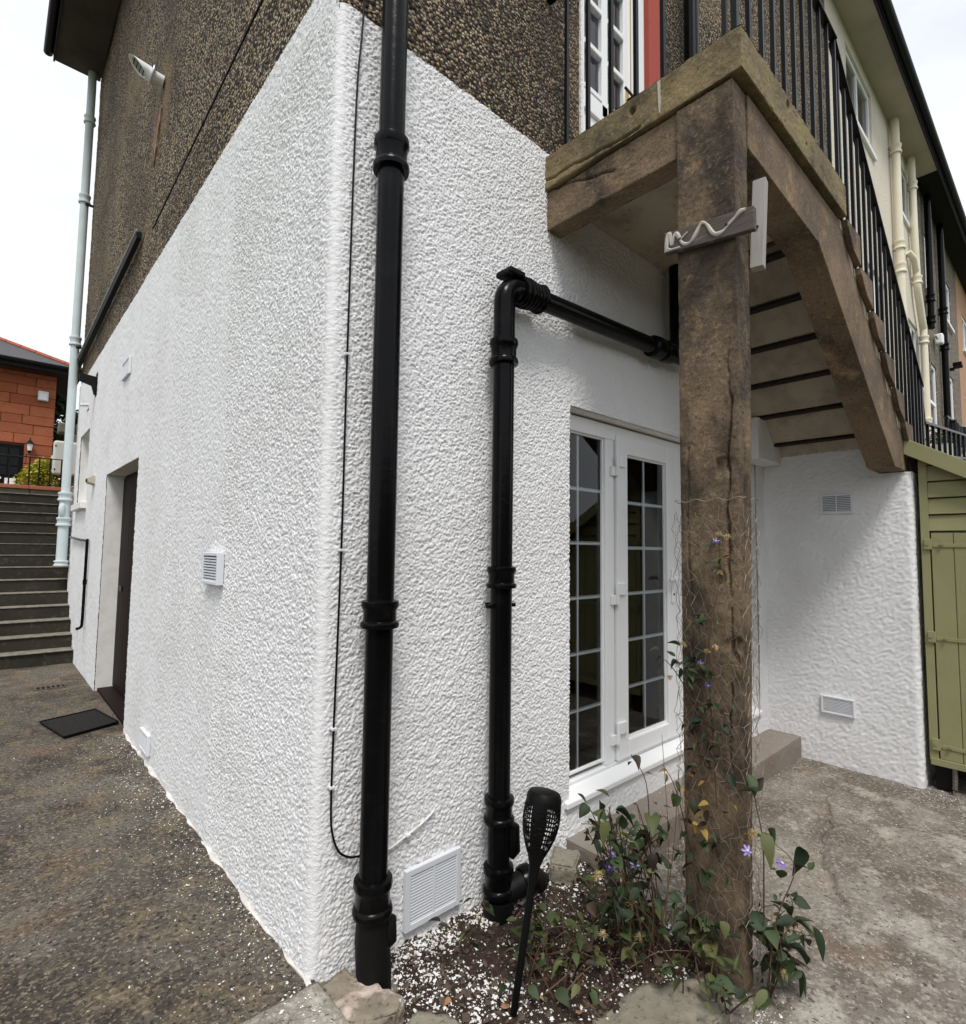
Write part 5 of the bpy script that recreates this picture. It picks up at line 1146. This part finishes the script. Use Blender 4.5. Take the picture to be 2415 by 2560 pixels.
stone_obj('rough brown kerb stone at the bottom edge next to the spattered one', -0.02, (0.22, -0.43), 0, 2, M['stone'], poly=[(0.145, -0.335), (0.235, -0.33), (0.33, -0.43), (0.35, -0.55), (0.22, -0.50), (0.13, -0.40)], h=0.15)
stone_obj('kerb stone between the brown stone and the pale slab', -0.035, (0.48, -0.63), 0, 6, M['stone'], poly=[(0.36, -0.50), (0.47, -0.58), (0.62, -0.70), (0.60, -0.82), (0.44, -0.74), (0.34, -0.60)], h=0.15)
stone_obj('large flat grey kerb slab beside the foot of the post', -0.035, (0.90, -0.86), 0, 3, M['stone'], poly=[(0.655, -0.735), (0.74, -0.735), (0.92, -0.755), (1.04, -0.835), (1.185, -0.905), (1.17, -0.985), (1.06, -1.02), (0.86, -1.03), (0.66, -0.88), (0.63, -0.80)], h=0.16)
stone_obj('broken brick sized stone wedged against the door step', (1.29, -0.11, -0.035), (0.17, 0.13, 0.10), 0.55, 4, M['stone'])
pv = thing('paving_slab', (-0.2, -0.2, 0), 'pale concrete slab edge at the bottom of the picture below the corner', 'slab')
conc_panel_box('slab_body', M['patio'], -0.75, 0.02, -1.15, -0.03, -0.1, 0.012, 0.02, pv, None, 0.006, 'xyXYZ')

# white paint flakes and bark, both uncountable
def chips(name, mat, pts, smin, smax, seed, flat=0.55):
    r = random.Random(seed); base = [(1, 0, 0), (-1, 0, 0), (0, 1, 0), (0, -1, 0), (0, 0, 1), (0, 0, -1)]
    fs = [(0, 2, 4), (2, 1, 4), (1, 3, 4), (3, 0, 4), (2, 0, 5), (1, 2, 5), (3, 1, 5), (0, 3, 5)]
    V = []; F = []
    for (x, y, z) in pts:
        s_ = smin+(smax-smin)*r.random()**2.2; e_ = Euler((r.uniform(-.5, .5), r.uniform(-.5, .5), r.uniform(0, 6.3))).to_matrix()
        sc = Vector((s_*r.uniform(.6, 1.5), s_*r.uniform(.5, 1.1), s_*flat)); n = len(V)
        for b in base:
            q = e_ @ Vector((b[0]*sc.x*r.uniform(.7, 1.2), b[1]*sc.y*r.uniform(.7, 1.2), b[2]*sc.z)); V.append((x+q.x, y+q.y, z+q.z+s_*flat*0.4))
        F += [(a+n, b+n, c+n) for a, b, c in fs]
    me = bpy.data.meshes.new(name); me.from_pydata(V, [], F); o = link_mesh(name, me, mat); o['kind'] = 'stuff'; return o
r = random.Random(21); pts = []
while len(pts) < 5600:
    x, y = r.uniform(0.15, 1.45), r.uniform(-0.85, -0.01)
    if not inpoly(x, y, BED): continue
    dens = 0.16+1.5*max(0, 1-abs(y)/0.16) + (0.35 if x < 0.60 else 0.0)
    dens *= 0.08+1.7*float(N3(np.array([x+5]), np.array([y+2]), 0.07)[0])**1.6
    if r.random() < dens: pts.append((x, y, float(soilz(np.array([x]), np.array([y]))[0])))
tag(chips('paint_flakes', M['chip'], pts, 0.0015, 0.0095, 1), 'white paint flakes scattered over the dark soil bed', 'paint flakes')
pts = []
while len(pts) < 1500:
    d = r.expovariate(3.2); y = r.uniform(-0.35, 3.4); x = -0.02-d*0.35
    if x < -1.6: continue
    if r.random() < 0.25+1.2*float(N3(np.array([x+1]), np.array([y+7]), 0.25)[0]): pts.append((x, y, 0.003+(0.012 if (-0.75 < x < 0.02 and y < -0.03) else 0)))
for i in range(90): pts.append((r.uniform(-0.9, -0.02), r.uniform(0.0, 3.2), 0.003))
tag(chips('path_flecks', M['chip'], pts, 0.0012, 0.0058, 2), 'white paint flecks on the dark path along the wall', 'paint flecks')
pts = []
for i in range(240):
    x, y = r.gauss(4.12, 0.12), r.gauss(-1.14, 0.10); pts.append((x, y, float(patz(np.array([x]), np.array([y]))[0])+0.004))
for i in range(420):
    x, y = r.uniform(1.3, 4.2), r.uniform(-2.2, -0.28); pts.append((x, y, float(patz(np.array([x]), np.array([y]))[0])+0.003))
for i in range(160):
    x, y = r.gauss(1.16, 0.10), r.gauss(-1.09, 0.035); pts.append((x, y, float(patz(np.array([x]), np.array([y]))[0])+0.003))
for i in range(120):
    pts.append((r.uniform(1.5, 4.1), r.uniform(-0.25, -0.03), 0.016))
tag(chips('patio_flecks', M['chip'], pts, 0.0012, 0.006, 3), 'white paint flecks on the pale patio concrete', 'paint flecks')
pts = []
while len(pts) < 1500:
    x, y = r.uniform(0.15, 1.45), r.uniform(-0.85, -0.01)
    if inpoly(x, y, BED): pts.append((x, y, float(soilz(np.array([x]), np.array([y]))[0])))
tag(chips('soil_crumbs', M['bark_chip'], pts, 0.004, 0.017, 4, 0.5), 'brown soil crumbs and bark in the planting bed', 'soil')

# ------------------------------------------------------------------ solar torch light
to = thing('solar_torch', (0.498, -0.524, -0.05), 'black garden torch light with pierced lantern head stuck in the soil', 'garden light')
A0 = Vector((0.498, -0.524, -0.09)); A1 = Vector((0.672, -0.528, 0.70)); ax = (A1-A0).normalized(); tl = (A1-A0).length
def onax(t): return A0+ax*t
MB().tube([onax(0), onax(0.03), onax(0.30), onax(0.47)], [0.004, 0.0125, 0.0135, 0.0135], 14).obj('pole', M['black_matte'], to, smooth=True)
MB().tube([onax(0.44), onax(0.47), onax(0.50), onax(0.54)], [0.016, 0.018, 0.021, 0.034], 20).obj('socket', M['black_matte'], to, smooth=True)
u = ax.cross(Vector((0, 1, 0))).normalized(); w = ax.cross(u)
prof = [(0.530, 0.030), (0.545, 0.038), (0.560, 0.045), (0.575, 0.051), (0.590, 0.0565), (0.605, 0.061), (0.620, 0.0645), (0.635, 0.067), (0.650, 0.0685), (0.665, 0.069), (0.680, 0.0685), (0.695, 0.0675), (0.710, 0.066), (0.722, 0.0645)]
prof_full = prof; prof = [prof[i] for i in (0, 1, 2, 4, 5, 6, 7, 8, 9, 10, 11, 12, 13)]
n = 40; vs = []; fs = []
# each surface cell is split so that a round-ish hole can be left in the open cells
for (t, rr) in prof:
    for k in range(n):
        a = 2*math.pi*k/n; vs.append(onax(t)+rr*(math.cos(a)*u+math.sin(a)*w))
def cellquad(i, k):
    return (i*n+k, i*n+(k+1) % n, (i+1)*n+(k+1) % n, (i+1)*n+k)
tocam = (CAM-onax(0.64)); KO = int(round(math.atan2(tocam.dot(w), tocam.dot(u))/(2*math.pi)*n))-3
for i in range(len(prof)-1):
    for k in range(n):
        q = cellquad(i, k); panel = ((k-KO) % n) in (0, 1, 2, 3, 4)
        if 1 <= i <= len(prof)-3 and not panel and (k+i) % 1 == 0:
            c = sum((vs[j] for j in q), Vector())/4; inner = [c+(vs[j]-c)*0.72 for j in q]; b0 = len(vs); vs += inner
            for m_ in range(4): fs.append((q[m_], q[(m_+1) % 4], b0+(m_+1) % 4, b0+m_))
        else: fs.append(q)
mb = MB(); mb.add(vs, fs); hd = mb.obj('lantern_head', M['black_matte'], to)
sm_ = hd.modifiers.new('thick', 'SOLIDIFY'); sm_.thickness = 0.0025
MB().tube([onax(0.722), onax(0.735), onax(0.750), onax(0.757)], [0.066, 0.064, 0.056, 0.030], 32).obj('cap', M['black_matte'], to, smooth=True)
# raised scrolls on the panels
def surf(t, a, off=0.002):
    for i in range(len(prof)-1):
        if prof[i][0] <= t <= prof[i+1][0]:
            f = (t-prof[i][0])/(prof[i+1][0]-prof[i][0]); rr = prof[i][1]*(1-f)+prof[i+1][1]*f; return onax(t)+(rr+off)*(math.cos(a)*u+math.sin(a)*w)
    return onax(t)
mb = MB()
for pc in (KO+2.5,):
    a0 = 2*math.pi*pc/n
    for (tc, sgn, sz) in ((0.685, 1, .017), (0.655, -1, .016), (0.63, 1, .015), (0.605, -1, .014), (0.58, 1, .011)):
        pth = []
        for k in range(16):
            q = k/15*4.2*math.pi/2.2; rr = sz*(1-k/18); pth.append(surf(tc+rr*math.sin(q), a0+sgn*(0.14-rr*math.cos(q)/0.062)))
        mb.tube(pth, 0.0016, 5)
mb.obj('scrollwork', M['black_matte'], to, smooth=True)

# ------------------------------------------------------------------ climbing plants
LM = [leaf_mesh('leaf', 1, .58, .25, .18), leaf_mesh('leaf', 1, .80, .35, .30), leaf_mesh('leaf', 1, .36, .6, .35), leaf_mesh('leaf', 1, .66, .10, .55)]
leafcache = {}
def leaf(parent, p, L, mat, r, dirv=None, droop=0.4):
    k = (r.randrange(4), mat)
    if k not in leafcache:
        me = LM[k[0]].copy(); me.materials.clear(); me.materials.append(M[mat]); leafcache[k] = me
    d = dirv or Vector((r.gauss(0, 1), r.gauss(0, 1), r.gauss(-droop*.3, .45)))
    d = d.normalized(); up = Vector((r.gauss(0, .45), r.gauss(0, .45), 1)); side = d.cross(up).normalized(); nn = side.cross(d)
    m = Matrix((side, d, nn)).transposed().to_euler()
    link_mesh('leaf', leafcache[k], None, parent, p, rot=m, scale=(L*r.uniform(.6, 1.15), L, L*r.uniform(.6, 1.8)))
def flower(parent, p, size, nrm, r):
    nrm = Vector(nrm).normalized(); a = nrm.orthogonal().normalized(); b = nrm.cross(a)
    mb = MB()
    for k in range(6):
        t = 2*math.pi*k/6+r.uniform(-.15, .15); d = math.cos(t)*a+math.sin(t)*b; s_ = nrm.cross(d); P0 = Vector(p)
        mb.add([P0, P0+d*size*.35+s_*size*.22+nrm*.003, P0+d*size*.75+s_*size*.2-nrm*size*.1, P0+d*size-nrm*size*.22, P0+d*size*.75-s_*size*.2-nrm*size*.1, P0+d*size*.35-s_*size*.22+nrm*.003], [(0, 1, 2, 3), (0, 3, 4, 5)])
    fo = mb.obj('flower', M['petal'], parent, smooth=True)
    mb = MB()
    for k in range(10):
        t = r.uniform(0, 6.3); d = math.cos(t)*a+math.sin(t)*b; mb.tube([Vector(p), Vector(p)+nrm*size*.28+d*size*.16], [0.0012, 0.0022], 4)
    mb.obj('stamens', M['petal_mid'], fo)
def seedhead(parent, p, size, r):
    mb = MB()
    for k in range(46):
        d = Vector((r.gauss(0, 1), r.gauss(0, 1), r.gauss(.2, .9))).normalized(); q = Vector(p)+d*size*r.uniform(.7, 1.1)
        mb.tube([Vector(p), Vector(p)+d*size*.5+Vector((0, 0, .002)), q+Vector((r.gauss(0, .003), r.gauss(0, .003), 0))], [0.0011, 0.0010, 0.0006], 3)
    mb.obj('seed_head', M['seed'], parent)
def stem(mb, pts, r0, r1, r, jit=0.012):
    p = smooth_path([Vector(q)+Vector((r.gauss(0, jit), r.gauss(0, jit), r.gauss(0, jit*.5))) if 0 < i else Vector(q) for i, q in enumerate(pts)], 5)
    mb.tube(p, [r0+(r1-r0)*i/(len(p)-1) for i in range(len(p))], 5); return p
def plant(name, label, base, stems, nleaf, lsize, r, mats, twigs=()):
    t = thing(name, base, label, 'plant'); mb = MB(); nodes = []
    for s_ in stems:
        mb = MB(); nodes.append(stem(mb, s_, 0.0032, 0.0012, r)); mb.obj('stem', M['stem'], t, smooth=True)
    for s_ in twigs:
        mb = MB(); stem(mb, s_, 0.0026, 0.0010, r, 0.03); mb.obj('dry_twig', M['twig'], t, smooth=True)
    for i in range(nleaf):
        path = r.choice(nodes); q = path[int(len(path)*(0.25+0.75*r.random()**0.8))-1 if len(path) > 1 else 0]
        off = Vector((r.gauss(0, .022), r.gauss(0, .022), r.gauss(0, .02)))
        leaf(t, q+off, lsize*r.choice([.4, .6, .8, 1.0, 1.0, 1.45])*r.uniform(.8, 1.2), r.choice(mats+['leaf_dead']), r)
    return t, nodes
r = random.Random(42)
dk = ['leaf']*5+['leaf_light']*2
# 1: the tangle leaning over the door step, left of the post
st1 = []
for i in range(30):
    bx, by = 1.05+r.uniform(-.10, .14), -0.66+r.uniform(-.10, .08)
    tx, ty, tz = r.uniform(0.80, 1.20), r.uniform(-.74, -.54), r.uniform(.22, .55)
    st1.append([(bx, by, -0.05), ((bx*2+tx)/3, by, tz*.5), (tx, ty, tz), (tx+r.uniform(-.09, .05), ty+r.uniform(-.05, .05), tz+r.uniform(-.08, .08))])
st1.append([(1.12, -.70, 0.0), (1.14, -.70, .35), (1.12, -.68, .60), (1.05, -.66, .72)])
tw1 = [[(1.12, -.74, -.03), (1.15, -.76, .35), (1.17, -.76, .80)], [(1.10, -.72, -.03), (1.13, -.74, .30), (1.18, -.75, .62)], [(0.9, -.70, -.02), (1.0, -.72, .03), (1.15, -.80, .05)], [(0.62, -.62, -.03), (0.8, -.66, .02), (1.02, -.70, .015)]]
for i in range(14):
    x_, y_ = r.uniform(.62, 1.2), r.uniform(-.8, -.4); a_ = r.uniform(0, 6.3); l_ = r.uniform(.06, .18)
    tw1.append([(x_, y_, -.05), (x_+l_*.5*math.cos(a_), y_+l_*.5*math.sin(a_), .04), (x_+l_*math.cos(a_), y_+l_*math.sin(a_), r.uniform(-.02, .12))])
p1, nd = plant('clematis', 'dark leafy clematis tangle left of the post over the door step', (1.05, -.66, -.05), st1, 250, 0.050, r, dk, tw1)
for p in ((0.905, -.62, .475), (0.80, -.66, .35), (0.965, -.70, .20), (0.99, -.66, .42)): seedhead(p1, p, 0.020, r)
for p, nm in (((1.02, -.68, .315), (-.7, -.7, .3)), ((0.905, -.64, .33), (-.6, -.6, .5)), ((0.925, -.64, .37), (-.2, -.6, .8))): flower(p1, p, 0.021, nm, r)
# 2: low olive foliage over the soil
st2 = []
for i in range(46):
    bx, by = (r.uniform(.62, 1.22), r.uniform(-.80, -.36)) if i < 33 else (r.uniform(1.0, 1.22), r.uniform(-1.02, -.80)); a = r.uniform(0, 6.3); l = r.uniform(.08, .22)
    st2.append([(bx, by, -0.06), (bx+l*.5*math.cos(a), by+l*.4*math.sin(a), .06), (bx+l*math.cos(a), by+l*.7*math.sin(a), .06+r.uniform(-.05, .10))])
tw2 = [[(r.uniform(.6, 1.0), r.uniform(-.72, -.4), -.04), (r.uniform(.7, 1.1), r.uniform(-.72, -.45), .05), (r.uniform(.7, 1.2), r.uniform(-.8, -.45), .10)] for _ in range(6)]
p2, _ = plant('ground_foliage', 'low olive green leaves and dry twigs spreading over the soil bed', (0.92, -.58, -.05), st2, 290, 0.048, r, ['leaf_light']*4+['leaf']*2, tw2)
for p in ((0.86, -.64, .10), (0.98, -.72, .08)): seedhead(p2, p, 0.020, r)
# 3: plant on the right of the post
st3 = []
for i in range(9):
    tx, tz = r.uniform(1.20, 1.50), r.uniform(.02, .42)
    st3.append([(1.28+r.uniform(-.05, .05), -1.06, -.13), (1.26+r.uniform(-.02, .06), -1.10, tz*.5), (tx, -1.10+r.uniform(-.06, .04), tz), (tx+r.uniform(-.02, .08), -1.10+r.uniform(-.05, .05), tz-r.uniform(-.05, .07))])
st3.append([(1.27, -1.06, .1), (1.25, -1.08, .45), (1.22, -1.07, .62), (1.20, -1.06, .72)])
st3.append([(1.20, -1.05, -.05), (1.30, -1.08, .02), (1.44, -1.10, .03)])
p3, _ = plant('clematis', 'dark leaved clematis spilling to the patio right of the post', (1.28, -1.06, -.12), st3, 90, 0.062, r, ['leaf']*6+['leaf_light'])
for p, nm in (((1.145, -1.06, .475), (-.6, -.7, .4)), ((1.215, -1.10, .50), (-.3, -.8, .4)), ((1.30, -1.12, .40), (-.2, -.6, .8))): flower(p3, p, 0.021, nm, r)
seedhead(p3, (1.165, -1.07, .53), 0.020, r); seedhead(p3, (1.30, -1.12, .01), 0.020, r)
for p in ((1.36, -1.13, .0), (1.40, -1.12, .06)): leaf(p3, p, .085, 'leaf', r, Vector((.5, -.3, -.5)))
# 4: climbing shoots on the netting
st4 = [[(1.21, -.80, 0.0), (1.20, -.82, .5), (1.205, -.86, .95), (1.20, -.84, 1.15), (1.20, -.78, 1.12)], [(1.215, -.92, .55), (1.21, -.90, .85), (1.205, -.92, 1.10), (1.205, -.95, 1.20)],
    [(1.205, -.90, 1.10), (1.20, -.92, 1.25), (1.20, -.94, 1.42), (1.20, -.955, 1.60)], [(1.21, -.86, .7), (1.20, -.80, .95), (1.19, -.745, 1.10), (1.185, -.73, 1.02)], [(1.215, -.84, .2), (1.205, -.80, .45), (1.19, -.75, .60), (1.18, -.70, .66)]]
p4, nd4 = plant('clematis', 'clematis shoots climbing the wire netting on the post', (1.21, -.82, 0), st4, 6, 0.04, r, ['leaf'])
def cluster(par, cen, n, sp, size, mats):
    for i in range(n): leaf(par, Vector(cen)+Vector((r.uniform(-.012, .004), r.gauss(0, sp), r.gauss(0, sp))), size*r.uniform(.6, 1.25), r.choice(mats), r, Vector((-.4, r.gauss(0, 1), r.gauss(-.3, .7))))
cluster(p4, (1.195, -.885, 1.26), 7, .028, .05, ['leaf', 'leaf', 'leaf_light'])
cluster(p4, (1.195, -.80, 1.10), 10, .045, .045, ['leaf'])
cluster(p4, (1.195, -.88, 1.06), 12, .035, .045, ['leaf'])
cluster(p4, (1.195, -.95, 1.51), 5, .022, .035, ['leaf'])
cluster(p4, (1.195, -.90, .86), 16, .06, .042, ['leaf'])
cluster(p4, (1.205, -.89, .80), 26, .06, .04, ['leaf_dead', 'leaf'])
cluster(p4, (1.205, -.87, 1.02), 12, .05, .036, ['leaf_dead', 'leaf'])
cluster(p4, (1.205, -.88, .42), 16, .06, .042, ['leaf_dead', 'leaf'])
cluster(p4, (1.195, -.86, .62), 10, .06, .045, ['leaf', 'leaf_yellow'])
cluster(p4, (1.195, -.88, .50), 3, .03, .05, ['leaf_yellow'])
cluster(p4, (1.195, -.75, .58), 4, .03, .05, ['leaf', 'leaf_yellow'])
cluster(p4, (1.19, -.79, .30), 20, .07, .05, ['leaf'])
cluster(p4, (1.19, -.84, .12), 22, .07, .05, ['leaf', 'leaf', 'leaf_light', 'leaf_dead'])
for p in ((1.195, -.80, 1.165), (1.195, -.90, 1.15), (1.195, -.935, 1.17), (1.19, -.74, 1.02), (1.195, -.955, 1.61), (1.195, -.985, 1.60), (1.195, -.955, 1.46)): seedhead(p4, p, 0.014, r)
for p in ((1.19, -.945, 1.585), (1.19, -.875, 1.10), (1.19, -.905, 1.02)): flower(p4, p, 0.015, (-.8, -.3, -.2), r)
# 5: sprig by the large vent
st5 = [[(0.70, -.20, -.05), (0.58, -.22, .03), (0.48, -.24, .09), (0.42, -.25, .145)], [(0.52, -.23, .06), (0.50, -.235, .14)], [(0.60, -.22, .02), (0.60, -.23, .12), (0.61, -.24, .16)]]
p5, _ = plant('plant_sprig', 'thin brown sprig with limp leaves in front of the large square vent', (0.70, -.20, -.05), st5, 15, 0.045, r, ['leaf', 'leaf', 'leaf_light'])
st6 = [[(0.52, -.48, -.06), (0.54, -.50, .0), (0.50, -.52, .03)], [(0.62, -.42, -.06), (0.66, -.44, .02), (0.70, -.46, .05)], [(0.78, -.36, -.06), (0.74, -.38, .03), (0.72, -.36, .08)], [(0.66, -.52, -.06), (0.70, -.55, .04), (0.76, -.57, .05)]]
p6, _ = plant('plant_sprig', 'scattered pale green seedling leaves behind the garden torch', (0.62, -.45, -.05), st6, 26, 0.038, r, ['leaf_light', 'leaf_light', 'leaf'])
# fallen leaves
for i, (x, y, lab) in enumerate(((0.475, -0.50, 'orange fallen leaf left of the torch foot'), (0.735, -0.62, 'orange fallen leaf on the soil right of the torch'), (0.36, -0.36, 'tan fallen leaf near the foot of the corner pipe'), (0.64, -0.70, 'brown fallen leaf at the bottom edge of the soil bed'), (0.60, -0.56, 'curled brown fallen leaf between torch and stones'))):
    me = LM[3].copy(); me.materials.clear(); me.materials.append(M['dead'])
    o = link_mesh('fallen_leaf', me, None, None, (x, y, float(soilz(np.array([x]), np.array([y]))[0])+0.02), rot=(r.uniform(-.3, .3), r.uniform(-.3, .3), r.uniform(0, 6)), scale=(.038, .034, .045)); tag(o, lab, 'leaf', 'fallen leaves on the soil')
for x, y, lab in ((0.66, -.42, 'pink petal on the soil behind the torch'), (0.70, -.47, 'pink petal beside the torch pole')):
    me = LM[1].copy(); me.materials.clear(); me.materials.append(pmat('pink_petal', (0.50, 0.07, 0.10), 0.7)); o = link_mesh('fallen_petal', me, None, None, (x, y, 0.0), rot=(.4, .2, r.uniform(0, 6)), scale=(.02, .02, .02)); tag(o, lab, 'petal', 'pink petals')
